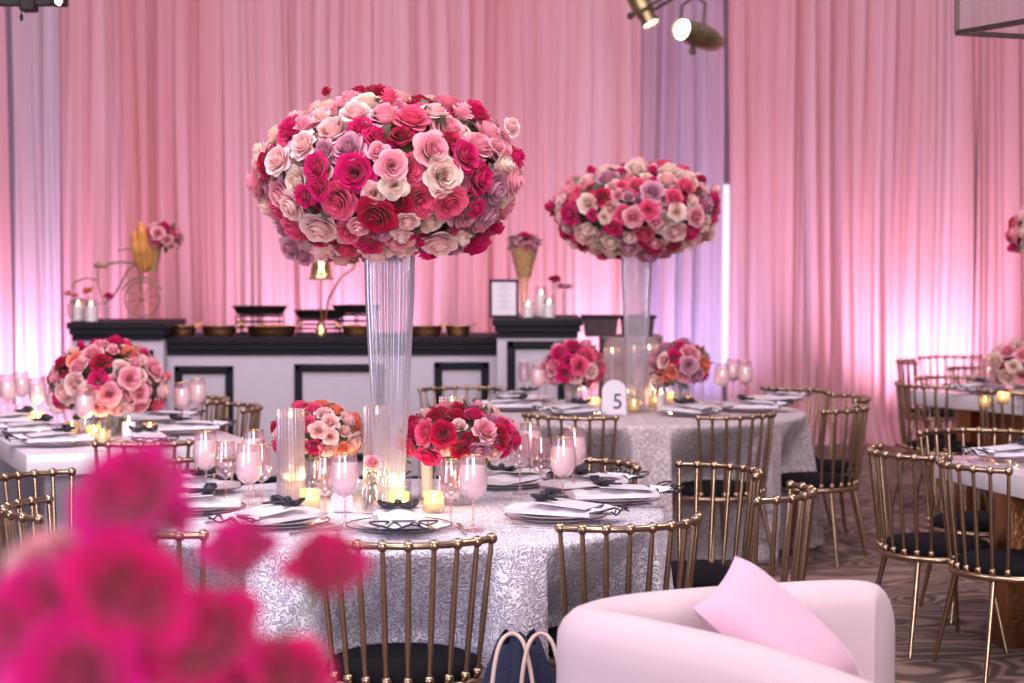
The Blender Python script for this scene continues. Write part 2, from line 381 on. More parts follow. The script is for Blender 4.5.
# ------------------------------------------------------------------ roses
def rose_mesh(seed, kind='open'):
    rnd = random.Random(seed); mb = MB()
    layers = {'open': [(.09, .62, 2, 2.4), (.19, .66, 3, 1.45), (.32, .64, 3, 1.25), (.47, .58, 3, 1.25), (.64, .46, 4, 1.0), (.84, .26, 5, .78), (.98, -.02, 5, .72)],
              'bud': [(.10, .90, 2, 2.4), (.22, .92, 3, 1.5), (.38, .84, 3, 1.35), (.56, .66, 3, 1.3), (.78, .36, 4, .95)],
              'ruffle': [(.12, .46, 3, 1.5), (.25, .54, 4, 1.1), (.40, .56, 5, .85), (.56, .50, 6, .75), (.74, .34, 6, .68), (.96, .06, 7, .55)]}[kind]
    NL = len(layers); a0 = rnd.uniform(0, 6.28)
    for li, (rt0, h0, cnt, dl0) in enumerate(layers):
        a0 += rnd.uniform(.5, .9); f = li / (NL - 1)
        for k in range(cnt):
            th = a0 + 2 * PI * k / cnt + rnd.uniform(-.12, .12); rt = rt0 * rnd.uniform(.90, 1.08); h = h0 + rnd.uniform(-.08, .08) * (.4 + f)
            dl = dl0 * rnd.uniform(.92, 1.1); ru = .012 + .055 * f + (.035 if kind == 'ruffle' else 0); rph = rnd.uniform(0, 6); tw = rnd.choice((-1, 1, 1)) * .05
            curl = .03 + .15 * f
            def fn(u, v):
                uu = u * 2 - 1; ve = v * (1 - (.12 + .22 * f) * abs(uu) ** (2.6 - .6 * f))
                rad = rt * (.30 + .70 * math.sin(min(1., ve * 1.12) * PI / 2) ** (.8 + .7 * f)) + tw * uu
                z = -.42 + (h + .42) * (ve ** (1.0 - .25 * f))
                if ve > .7:
                    q = (ve - .7) / .3; rad += curl * q * q; z -= curl * .75 * q * q
                z += ru * math.sin(uu * (7 if kind == 'ruffle' else 2.6) + rph) * v * v
                a = th + uu * dl * (.62 + .38 * math.sin(PI * min(1, .15 + .5 * v)))
                return (rad * math.cos(a), rad * math.sin(a), z)
            mb.grid(6, 5, fn)
    return mb
ROSES = {}
for k, (sd, kd) in enumerate(((1, 'open'), (2, 'open'), (3, 'ruffle'), (4, 'bud'), (6, 'open'))):
    base = rose_mesh(sd, kd)
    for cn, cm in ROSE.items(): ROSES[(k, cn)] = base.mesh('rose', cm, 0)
for me in ROSES.values():
    me.polygons.foreach_set('use_smooth', [True] * len(me.polygons))
def leaf_fn(mb, p, d, L, W, roll=0.):
    d = Vector(d).normalized(); s = d.orthogonal().normalized(); s.rotate(Quaternion(d, roll)); nn = d.cross(s)
    p = Vector(p)
    pts = [(0, 0, 0), (.3, .42, .05), (.3, -.42, .05), (.65, .38, .02), (.65, -.38, .02), (1, 0, -.10), (.3, 0, 0), (.65, 0, -.03)]
    mb.add([tuple(p + d * a * L + s * b * W + nn * c * L) for a, b, c in pts], [(0, 6, 1), (0, 2, 6), (1, 6, 7, 3), (6, 2, 4, 7), (3, 7, 5), (7, 4, 5)])
def put_rose(parent, c, d, r, col, k, rnd, name='rose'):
    q = Vector(d).to_track_quat('Z', 'Y') @ Quaternion((0, 0, 1), rnd.uniform(0, 6.28))
    return ob(name, ROSES[(k, col)], parent, c, q, r)
def rose_cloud(parent, hw, hh, n, seed, palette, rmin, rmax, keep=100, zmin=-.93, view=(0, -1, 0)):
    rnd = random.Random(seed); pts = []
    for i in range(n * 4):
        t = (i + .5) / (n * 4); z = 1 - 2 * t
        if z < zmin: continue
        a = i * 2.39996; r = math.sqrt(1 - z * z)
        pts.append(Vector((r * math.cos(a), r * math.sin(a), z)))
    rnd.shuffle(pts); chosen = []
    for p in pts:                                                 # dart throwing, big roses first
        sz = rmax - (rmax - rmin) * min(1, len(chosen) / (n * .8)) * rnd.uniform(.6, 1)
        c = Vector((p.x * hw, p.y * hw, p.z * hh))
        c *= rnd.uniform(.87, 1.05)
        if all((c - q).length > (sz + s) * .72 for q, s, _ in chosen): chosen.append((c, sz, p))
        if len(chosen) >= n: break
    names = [x for x, ww in palette for _ in range(ww)]
    vw = Vector(view)
    chosen.sort(key=lambda e: -(e[2].dot(vw) + e[1]))
    extra = MB(); exm = None
    for i, (c, sz, p) in enumerate(chosen):
        nrm = Vector((p.x / hw, p.y / hw, p.z / hh)).normalized() + Vector([rnd.uniform(-.22, .22) for _ in range(3)])
        col = rnd.choice(names); k = rnd.choice((0, 1, 2, 4, 4, 0)) if sz > (rmin + rmax) / 2 else rnd.choice((3, 3, 1, 0))
        if i < keep: put_rose(parent, c, nrm, sz * 1.12, col, k, rnd)
        else:
            src = ROSES[(k, col)]
            q = nrm.to_track_quat('Z', 'Y')
            mt = Matrix.Translation(c) @ q.to_matrix().to_4x4() @ Matrix.Scale(sz * 1.12, 4)
            if exm is None: exm = bpy.data.meshes.new('rose'); exb = bmesh.new(); mats = []
            tmp = src.copy(); tmp.transform(mt)
            if src.materials[0] not in mats: mats.append(src.materials[0])
            mi = mats.index(src.materials[0])
            n0 = len(exb.faces); exb.from_mesh(tmp); exb.faces.ensure_lookup_table()
            for f in exb.faces[n0:]: f.material_index = mi; f.smooth = True
            bpy.data.meshes.remove(tmp)
    if exm is not None:
        exb.to_mesh(exm); exb.free()
        for m in mats: exm.materials.append(m)
        e = ob('rear_roses', exm, parent); e['kind'] = 'stuff'
    lf = MB(); tw = MB()                                           # leaves and stems between the blooms
    for i in range(int(n * 1.0)):
        z = rnd.uniform(-.85, .95); a = rnd.uniform(0, 6.28); r = math.sqrt(1 - z * z)
        d = Vector((r * math.cos(a), r * math.sin(a), z)); p = Vector((d.x * hw, d.y * hw, d.z * hh))
        leaf_fn(lf, p * rnd.uniform(.78, .90), d + Vector([rnd.uniform(-.8, .8) for _ in range(3)]), rnd.uniform(.6, 1.1) * rmax * 1.2, rmax * .9, rnd.uniform(0, 6))
        if i % 2 == 0: tw.tube([(0, 0, -hh * .8), p * .5 + Vector((0, 0, -.15 * hh)), p * rnd.uniform(.86, .99)], .0022 + rmin * .03, 5)
    ob('foliage', lf.mesh('foliage', M['leaf'], 0), parent); ob('stems', tw.mesh('stems', M['twig'], 30), parent)
    core = MB().ball((0, 0, -hh * .03), 1, 20, (hw * .76, hw * .76, hh * .76))
    ob('flower_foam', core.mesh('foam', M['leaf'], 30), parent)
    return parent

PAL_BIG = (('hot', 5), ('light', 6), ('blush', 8), ('cream', 3), ('mid', 4), ('red', 2), ('mauve', 2))
PAL_FAR = (('hot', 4), ('light', 3), ('blush', 4), ('cream', 4), ('mid', 3), ('red', 1), ('mauve', 1))

def fluted_vase(h, rb, rm, rtop, name='trumpet_vase'):
    prof = [(.085, 0), (.088, .008), (.05, .018), (rb, .03)]
    for j in range(1, 15):
        t = j / 14; prof.append((rb + (rm - rb) * min(1, t * 1.3) + (rtop - rm) * t ** 6, .03 + (h - .03) * t))
    return MB().lathe(prof, 132, ribs=22, amp=.15, cap=False).mesh(name, M['vase_glass'], 60)

# table geometry --------------------------------------------------
TZ = .76
T1 = Vector((-.42, 6.60, 0)); T2 = Vector((.69, 10.80, 0)); TR = .93
SEATS = []
def clear(c, a, z, r):                                        # the cloth is pushed in where a chair seat meets it
    k = 1 if z < .47 else max(0, 1 - (z - .47) / .27)
    if k <= 0: return r
    dx, dy = math.cos(a), math.sin(a); best = r
    for (sx, sy) in SEATS:
        px, py = sx - c.x, sy - c.y; b = px * dx + py * dy; rr = .265 if z > .3 else .265 + (.3 - z) * .12; q = b * b - (px * px + py * py - rr * rr)
        if q > 0 and b > 0: best = min(best, b - math.sqrt(q))
    return r + (best - r) * k
def round_table(c, label, cloth_label, mat, seed, folds=26):
    t = thing('round_table', label, 'table', (c.x, c.y, 0), group='round banquet tables')
    ob('tabletop', MB().lathe([(.01, TZ - .034), (TR - .02, TZ - .034), (TR - .012, TZ - .020), (TR - .02, TZ - .006), (.01, TZ - .006)], 64).mesh('top', M['grey']), t)
    ob('pedestal', MB().lathe([(.26, 0), (.26, .03), (.05, .06), (.05, TZ - .06), (.2, TZ - .034)], 24).mesh('ped', M['bronze']), t)
    rnd = random.Random(seed); phs = [rnd.uniform(0, 6.28) for _ in range(4)]
    def fn(u, v):
        a = u * 2 * PI
        if v < .35: r = TR * v / .35 * .985; z = TZ
        else:
            q = (v - .35) / .65
            if q < .12: t_ = q / .12 * PI / 2; r = TR - .014 + .018 * math.sin(t_); z = TZ - .018 * (1 - math.cos(t_))
            else:
                g = (q - .12) / .88; z = (TZ - .018) * (1 - g) + .008 * g
                fold = math.sin(folds * a + 1.4 * math.sin(3 * a + phs[0]) + phs[1]) + .45 * math.sin(2.3 * folds / 2 * a + phs[2])
                r = TR + .004 + g ** .8 * (.055 + .045 * fold); r = clear(c, a, z, r)
        return (r * math.cos(a), r * math.sin(a), z)
    cl = ob('tablecloth', MB().grid(360, 44, fn, closed=True).mesh('cloth', mat, 0), None, (c.x, c.y, 0))
    for p in cl.data.polygons: p.use_smooth = True
    tag(cl, cloth_label, 'tablecloth', 'floor-length round tablecloths')
def make_tables():
    round_table(T1, 'round banquet table hidden under the sharp white lace cloth', 'white lace cloth falling to the floor, on the table with the largest rose ball', M['lace'], 1)
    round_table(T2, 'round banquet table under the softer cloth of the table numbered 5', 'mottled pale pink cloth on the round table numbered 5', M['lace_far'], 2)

def slab_table(P, e1, W, L, label, leg):
    # P one corner, e1 unit vector along W, depth L perpendicular
    a = math.atan2(e1[1], e1[0]); t = thing('rectangular_table', label, 'table', (P[0], P[1], 0), a, 'glossy white slab tables')
    ob('tabletop', MB().box(0, W, 0, L, TZ - .095, TZ, b=.006).mesh('slab', M['slab'], 30), t)
    for y0 in (.28, L - .42): ob('leg', MB().box(.12, W - .12, y0, y0 + .12, 0, TZ - .095, b=.004).mesh('slab_leg', leg, 30), t)
    return t
slab_table((-2.10, 8.40), (.924, .383), 1.07, 3.0, 'glossy white slab table at far left holding the low pink centrepiece and candles', M['grey'])
slab_table((1.82, 8.37), (.97, .25), 1.07, 2.2, 'x', M['copper'])
# the near right table runs toward the camera: place by its far-left corner
tr = [o for o in bpy.data.objects if o.name.startswith('rectangular_table')][-1]
tr.location = (1.82 + .25 * 2.2, 8.37 - .97 * 2.2, 0); tr['label'] = 'glossy white slab table nearest the right edge, beside the two sharp gold chairs'
tr.rotation_euler[2] = math.atan2(.25, .97)
e1 = Vector((.50, -.866)); 
t3 = slab_table((2.56, 12.5), (.866, .5), 1.1, 2.0, 'glossy white slab table far back at right, before the glowing drape', M['copper'])
t3.location = (2.56 + .5 * 2.0, 12.5 - .866 * 2.0, 0)

# ------------------------------------------------------------------ chairs
def build_chair_meshes():
    D = {}
    ph = [R(58) * (i / 4 - 1) for i in range(9)]
    top = [Vector((.29 * math.sin(p), -.27 * math.cos(p), .81)) for p in ph]
    bot = [Vector((.243 * math.sin(p), -.225 * math.cos(p), .405)) for p in ph]
    D['n'] = list(zip(top, bot))
    fine = [R(60) * (i / 20 - 1) for i in range(41)]
    mb = MB().tube([(.29 * math.sin(p), -.27 * math.cos(p), .81) for p in fine], .0105, 10)
    D['knob'] = MB().ball((0, 0, 0), .0175, 12).mesh('knob', M['gold'], 60)
    D['rail'] = mb.mesh('top_rail', M['gold'], 50)
    D['spindles'] = []
    for a, b in zip(top, bot):
        m_ = a.lerp(b, .55)
        mb = MB().tube([a, a.lerp(b, .15), m_, a.lerp(b, .9), b], [.0072, .0082, .0098, .0075, .0075], 8).ball(b + Vector((0, 0, .012)), .0155, 10)
        D['spindles'].append(mb.mesh('spindle', M['gold'], 50))
    def ring(p): return (.238 * math.sin(p), -.225 * math.cos(p) + (.02 * max(0, -math.cos(p))), .392)
    D['frame'] = MB().tube([ring(2 * PI * i / 48) for i in range(48)], .0135, 10, closed=True).mesh('seat_frame', M['gold'], 60)
    prof = [(.01, .0), (.97, .0), (1.0, .012), (1.02, .032), (.98, .050), (.85, .062), (.5, .068), (.01, .070)]
    D['seat'] = MB().lathe(prof, 40, Matrix.Translation((0, .005, .385)) @ Matrix.Diagonal((.226, .215, 1, 1))).mesh('seat', M['black_fabric'], 60)
    D['legs'] = []
    for sx, sy in ((-1, -1), (1, -1), (1, 1), (-1, 1)):
        D['legs'].append(MB().tube([(sx * .150, sy * .150, .392), (sx * .215, sy * .215, .0)], [.0135, .0085], 10).mesh('leg', M['gold'], 60))
    return D
CH = build_chair_meshes()
def chair(bx, by, out_deg, label, group):
    """bx, by: middle of the top rail; out_deg: the way its back faces"""
    a = R(out_deg); o = Vector((math.cos(a), math.sin(a)))
    t = thing('dining_chair', label, 'chair', (bx - o.x * .27, by - o.y * .27, 0), a + PI / 2, group)
    SEATS.append((bx - o.x * .27, by - o.y * .27)); tr_ = ob('top_rail', CH['rail'], t)
    for k in CH['n']: ob('rail_knob', CH['knob'], tr_, tuple(k[0]))
    for s in CH['spindles']: ob('spindle', s, t)
    ob('seat_frame', CH['frame'], t); ob('seat', CH['seat'], t)
    for l in CH['legs']: ob('leg', l, t)
G1, G2, G3, G4, G5 = ('gold chairs around the lace-covered table', 'gold chairs around the table numbered 5', 'gold chairs at the far left slab table', 'gold chairs at the near right slab table', 'gold chairs at the far right slab table')
chair(-.29, 5.43, -84, 'gold spindle-back chair with its back straight to us, at the front of the lace table', G1)
chair(.42, 5.80, -62, 'gold spindle-back chair directly behind the pale pink sofa back', G1)
chair(1.02, 6.62, -21, 'gold spindle-back chair rising just behind the pink cushion, its rail curling away', G1)
chair(.885, 7.43, 30, 'gold spindle-back chair between the lace table and the chair behind the cushion', G1)
chair(.37, 7.68, 50, 'gold spindle-back chair behind the far right rim of the lace table', G1)
chair(-1.17, 5.70, -128, 'gold spindle-back chair half hidden behind the blurred hot pink roses', G1)
chair(-1.63, 6.22, 190, 'gold spindle-back chair cut by the left edge, the nearest of the two there', G1)
chair(-1.86, 7.12, 160, 'gold spindle-back chair at the left edge just below the slab table corner', G1)
chair(-1.32, 7.70, 128, 'gold spindle-back chair seen through the wine goblets at the lace table', G1)
chair(.246, 9.72, -112, 'gold spindle-back chair in front of table 5 toward its left side', G2)
chair(1.21, 9.78, -57, 'gold spindle-back chair in front of table 5 toward its right side', G2)
chair(1.85, 10.25, -30, 'gold chair nearest us of the three bunched to the right of table 5', G2)
chair(1.80, 11.75, 42, 'gold chair farthest back of the three bunched to the right of table 5', G2)
chair(2.02, 11.10, 5, 'gold chair in the middle of the three bunched to the right of table 5', G2)
chair(-.35, 11.95, 105, 'gold chair in front of the black-framed bar panel, right of the tall vase', G2)
chair(-1.52, 8.35, -68, 'gold chair at the near end of the far left slab table', G3)
chair(-1.60, 10.95, 12, 'gold chair before the bar, left one of the pair by the far left table', G3)
chair(-1.36, 10.45, 18, 'gold chair before the bar, right one of the pair by the far left table', G3)
chair(1.50, 8.0, 194, 'gold chair with feet on the carpet just beyond the sofa arm', G4)
chair(1.69, 7.53, 194, 'largest and nearest gold chair standing by the right edge', G4)
chair(2.10, 9.05, 96, 'gold chair on the far side of the near right slab table, lit orange', G4)
chair(2.46, 12.15, 205, 'gold chair at the corner of the far right slab table', G5)
chair(2.86, 11.60, 208, 'gold chair second along the long side of the far right slab table', G5)
chair(3.18, 11.10, 208, 'gold chair third along the far right slab table, cut by the edge', G5)
chair(2.95, 14.9, 170, 'far gold chair standing alone before the glowing drape', G5)
chair(3.47, 15.6, 95, 'farthest gold chair with a straight rail against the bright drape', G5)
chair(3.35, 14.1, 100, 'gold chair one step nearer than the farthest, behind the far right table', G5)
chair(2.90, 13.0, 95, 'gold chair just past the corner of the far right slab table', G5)

make_tables()

# ------------------------------------------------------------------ tall centrepieces
VB = at(386, 505, z=TZ)
v1 = (-.415, 6.62, TZ + .003)
def tall(base, vh, label_v, label_b, n, seed, pal, hw, hh, cz, rmin=.030, rmax=.062):
    tag(ob('trumpet_vase', fluted_vase(vh, .045, .078, .082), None, base), label_v, 'vase', 'tall fluted vases')
    b = thing('rose_ball', label_b, 'floral arrangement', (base[0], base[1], cz), 0, 'large rose balls on tall vases')
    rose_cloud(b, hw, hh, n, seed, pal, rmin, rmax)
    return b
rb = tall(v1, .93, 'tall fluted crystal vase under the largest rose ball', 'largest rose ball, sharp and mixed pink, cream and crimson, on the near tall vase', 330, 11, PAL_BIG, .43, .275, 1.885, rmin=.026, rmax=.060)
# hanging blooms at the sides
rr = random.Random(5)
for px, py, c, r in ((291, 249, 'mauve', .045), (303, 256, 'mauve', .04), (322, 254, 'light', .026), (512, 127, 'blush', .034), (327, 92, 'red', .022)):
    p = at(px, py, y=6.5); put_rose(rb, (p.x - v1[0], p.y - v1[1], p.z - 1.885), (p.x - v1[0], -.4, (p.z - 1.885) * 1.2), r, c, 3 if r < .03 else 1, rr)
tall((T2.x, T2.y, TZ + .003), .93, 'tall fluted crystal vase on the table numbered 5', 'smaller-looking, softly blurred rose ball of pink and cream on the farther tall vase', 230, 23, PAL_FAR, .455, .255, 1.865)
tall((3.49, 11.9, TZ + .003), .93, 'tall fluted vase mostly outside the right edge', 'rose ball just entering the frame at its right edge', 150, 31, PAL_FAR, .43, .22, 1.76)

# ------------------------------------------------------------------ low bouquets in vases
def bouquet(px, py, w, h, y, label, n, seed, pal, vlabel, vr=.05, vh=.12, rmin=.022, rmax=.045, group='low rose bouquets'):
    c = at(px, py, y=y)
    b = thing('rose_bouquet', label, 'floral arrangement', (c.x, c.y, c.z), 0, group)
    rose_cloud(b, w / 2, h / 2, n, seed, pal, rmin, rmax, zmin=-.55)
    v = thing('glass_vase', vlabel, 'vase', (c.x, c.y, TZ + .003), 0, 'low glass vases')
    vh = max(vh, c.z - h * .42 - TZ)
    ob('vase_wall', MB().lathe([(.005, .0), (vr, .0), (vr, vh)], 32, ribs=16, amp=.04, cap=False).mesh('vase', M['rim_glass'], 60), v)
    ob('water', MB().lathe([(.004, .006), (vr * .93, .006), (vr * .93, vh * .6), (.004, vh * .6)], 20).mesh('water', M['water']), v)
    st = MB(); rnd = random.Random(seed)
    for _ in range(9):
        a = rnd.uniform(0, 6.28); st.tube([(vr * .7 * math.cos(a), vr * .7 * math.sin(a), .01), (-vr * .5 * math.cos(a), -vr * .5 * math.sin(a), vh * 1.05)], .003, 6)
    ob('stems', st.mesh('stems', M['stem']), v)
bouquet(318, 434, .32, .21, 6.95, 'low bouquet with peach and blush roses between the two candle cylinders', 100, 41, (('hot', 3), ('coral', 3), ('blush', 7), ('mid', 2), ('red', 2)), 'ribbed glass vase under the peach and blush bouquet', rmin=.020, rmax=.034)
bouquet(458, 436, .39, .20, 6.75, 'low bouquet of hot pink and crimson roses right of the tall vase', 90, 43, (('hot', 5), ('red', 3), ('light', 5), ('mid', 3), ('blush', 2), ('mauve', 1)), 'ribbed glass vase under the hot pink and crimson bouquet', rmin=.022, rmax=.042)
bouquet(108, 384, .54, .40, 9.4, 'wide low bouquet of pink roses on the far left slab table', 110, 45, (('light', 5), ('hot', 3), ('blush', 4), ('mid', 3), ('coral', 1), ('red', 1)), 'ribbed glass vase on the far left slab table', vr=.07, rmax=.055, rmin=.025)
bouquet(574, 366, .29, .25, 10.6, 'low bright pink bouquet left of the table number card', 60, 47, (('mid', 5), ('hot', 3), ('light', 2), ('blush', 1)), 'glass vase of the bright pink bouquet on table 5', rmax=.05)
bouquet(681, 365, .30, .23, 10.6, 'low bouquet of mauve and coral roses right of the table number card', 60, 49, (('light', 3), ('mauve', 3), ('coral', 2), ('hot', 2), ('blush', 2)), 'glass vase of the mauve and coral bouquet on table 5', rmax=.05)
bouquet(1022, 366, .40, .30, 12.0, 'low blush bouquet at the right edge on the far slab table', 50, 51, (('blush', 4), ('light', 3), ('hot', 2), ('cream', 2)), 'glass vase of the blush bouquet at the right edge', rmax=.055)

# ------------------------------------------------------------------ foreground blurred roses
fg = thing('rose_bouquet', 'out-of-focus hot pink roses filling the lower left corner, closest to us', 'floral arrangement', tuple(at(110, 690, y=1.5)), 0)
fc = Vector(fg.location); rnd = random.Random(3)
fst = MB(); flf = MB()
for px, py, y, r, c, k in ((128, 490, 1.42, .043, 'magenta', 0), (160, 514, 1.50, .026, 'magenta', 4), (243, 556, 1.45, .034, 'magenta', 3), (326, 572, 1.40, .037, 'hot', 3), (132, 590, 1.36, .046, 'hot', 1),
                           (30, 612, 1.36, .042, 'magenta', 0), (52, 566, 1.50, .038, 'light', 1), (200, 640, 1.40, .046, 'hot', 4), (70, 680, 1.34, .052, 'magenta', 0), (292, 672, 1.42, .034, 'hot', 1),
                           (150, 700, 1.5, .05, 'hot', 2), (150, 672, 1.42, .022, 'light', 3), (5, 672, 1.45, .045, 'red', 1), (225, 700, 1.45, .05, 'magenta', 0), (95, 630, 1.48, .05, 'red', 4)):
    p = at(px, py, y=y) - fc
    put_rose(fg, p, Vector((p.x * 3 + rnd.uniform(-.6, .6), -.6, .45 + p.z + rnd.uniform(-.3, .5))), r, c, k, rnd)
    fst.tube([p, p * .5 + Vector((0, 0, -.08)), Vector((p.x * .1, p.y * .1, -.30))], .0028, 6)
for i in range(40):
    a = rnd.uniform(0, 6.28); p = Vector((rnd.uniform(-.10, .10), rnd.uniform(-.03, .10), rnd.uniform(-.12, .05)))
    leaf_fn(flf, p, (math.cos(a), math.sin(a), .3), .05, .03, a)
ob('stems', fst.mesh('stems', M['stem']), fg); ob('foliage', flf.mesh('fol', M['leaf'], 0), fg)
tag(ob('glass_vase', MB().lathe([(.01, 0), (.06, 0), (.045, .2), (.06, .98)], 32, ribs=16, amp=.05, cap=False).mesh('fgvase', M['rim_glass'], 60), None, (fc.x, fc.y, fc.z - 1.1)),
    'tall glass vase below the frame holding the closest blurred roses', 'vase')

# ------------------------------------------------------------------ place settings
def goblet_meshes(H_=.235, r=.046):
    D = {}
    bowl = [(.006, H_ * .42), (r * .45, H_ * .445), (r * .80, H_ * .50), (r * .98, H_ * .60), (r * 1.0, H_ * .70), (r * .90, H_ * .86), (r * .80, H_)]
    D['bowl'] = MB().lathe(bowl, 28, cap=False).mesh('bowl', M['pink_glass'], 60)
    D['stem'] = MB().lathe([(.0, .0), (r * .78, .001), (r * .78, .003), (r * .3, .007), (.006, .014), (.0042, .03), (.0042, H_ * .38), (.007, H_ * .425), (.0, H_ * .43)], 24).mesh('stem', M['pink_glass'], 60)
    k = .955
    fr = [(.0, H_ * .435), (r * .42 * k, H_ * .452), (r * .79 * k, H_ * .505), (r * .98 * k, H_ * .60), (r * k, H_ * .70), (r * .925 * k, H_ * .83), (r * .88 * k, H_ * .87), (.0, H_ * .875)]
    D['drink'] = MB().lathe(fr, 24).mesh('drink', M['drink'], 60)
    D['rim'] = MB().tube([(r * .80 * math.cos(a), r * .80 * math.sin(a), H_) for a in [2 * PI * i / 28 for i in range(28)]], .0011, 6, closed=True).mesh('rim', M['brass'], 60)
    return D
GB = goblet_meshes(); GS = goblet_meshes(.215, .038)
def goblet(px, py, full, label, group, small=False):
    D = GS if small else GB
    p = at(px, py, z=TZ + .002)
    t = thing('wine_goblet', label, 'goblet', tuple(p), 0, group)
    ob('bowl', D['bowl'], t); ob('stem', D['stem'], t); ob('rim', D['rim'], t)
    if full: ob('drink', D['drink'], t)
g1 = 'pink goblets on the lace table'
for a in ((345, 528, 1, 'pink goblet full of frosty drink right of the left candle cylinder'), (325, 524, 0, 'empty pink goblet before the small arched white card', 1),
          (473, 531, 1, 'pink goblet full of frosty drink, closest to the front rim, below the crimson bouquet'), (451, 528, 0, 'empty small pink goblet beside the front full goblet', 1),
          (563, 506, 1, 'full pink goblet beside the rightmost place settings of the lace table'), (574, 494, 1, 'full pink goblet partly behind the one near the right settings'),
          (541, 499, 0, 'small empty pink goblet left of the two full goblets by the right rim', 1), (520, 494, 0, 'empty pink goblet just right of the crimson bouquet', 1), (530, 486, 1, 'full pink goblet showing over the crimson bouquet edge'),
          (206, 498, 1, 'full pink goblet furthest left on the lace table'), (249, 514, 1, 'full pink goblet left of the taper candle, largest on that side'), (254, 496, 1, 'full pink goblet behind the largest left one'),
          (226, 504, 0, 'small empty pink goblet between the two left full ones', 1), (262, 508, 0, 'small empty pink goblet peeking right of the largest left goblet', 1)):
    goblet(a[0], a[1], a[2], a[3], g1, len(a) > 4)
g2 = 'pink goblets on table 5'
for a in ((538, 405, 1, 'blurred pink goblet at the left of the bright pink bouquet on table 5'), (572, 412, 1, 'blurred pink goblet in front of the bright pink bouquet on table 5'), (591, 406, 0, 'small blurred goblet left of the table number card', 1),
          (642, 408, 1, 'blurred pink goblet right of the table number card'), (722, 404, 1, 'blurred pink goblet first of the trio at the right of table 5'), (733, 398, 1, 'blurred pink goblet second of the trio at the right of table 5'),
          (745, 401, 1, 'blurred pink goblet outermost of the trio at the right of table 5'), (703, 398, 0, 'small empty goblet right of the mauve bouquet', 1), (524, 398, 0, 'small empty goblet at the far left of table 5', 1),
          (546, 398, 0, 'small empty goblet behind the leftmost full one on table 5', 1)):
    goblet(a[0], a[1], a[2], a[3], g2, len(a) > 4)
g3 = 'pink goblets on the far left slab table'
for a in ((57, 435, 1, 'pink goblet below the left side of the far left bouquet'), (85, 440, 1, 'pink goblet nearest us on the far left slab table'), (8, 420, 1, 'pink goblet cut by the left edge on the far left slab table'), (22, 416, 1, 'pink goblet second from the left edge on the slab table'),
          (38, 424, 1, 'pink goblet third from the left edge on the slab table'), (182, 430, 1, 'pink goblet left of the pair right of the far left bouquet'), (198, 425, 1, 'pink goblet right of the pair right of the far left bouquet'), (48, 416, 0, 'small empty goblet behind the left goblets on the slab table', 1)):
    goblet(a[0], a[1], a[2], a[3], g3, len(a) > 4)
g4 = 'goblets on the far right slab table'
for a in ((988, 398, 0, 'clear pink goblet first at the left of the blush bouquet at the right edge'), (976, 392, 0, 'clear pink goblet farther left of the blush bouquet at the right edge'), (1000, 394, 0, 'clear pink goblet closest to the blush bouquet at the right edge')):
    goblet(a[0], a[1], a[2], a[3], g4)

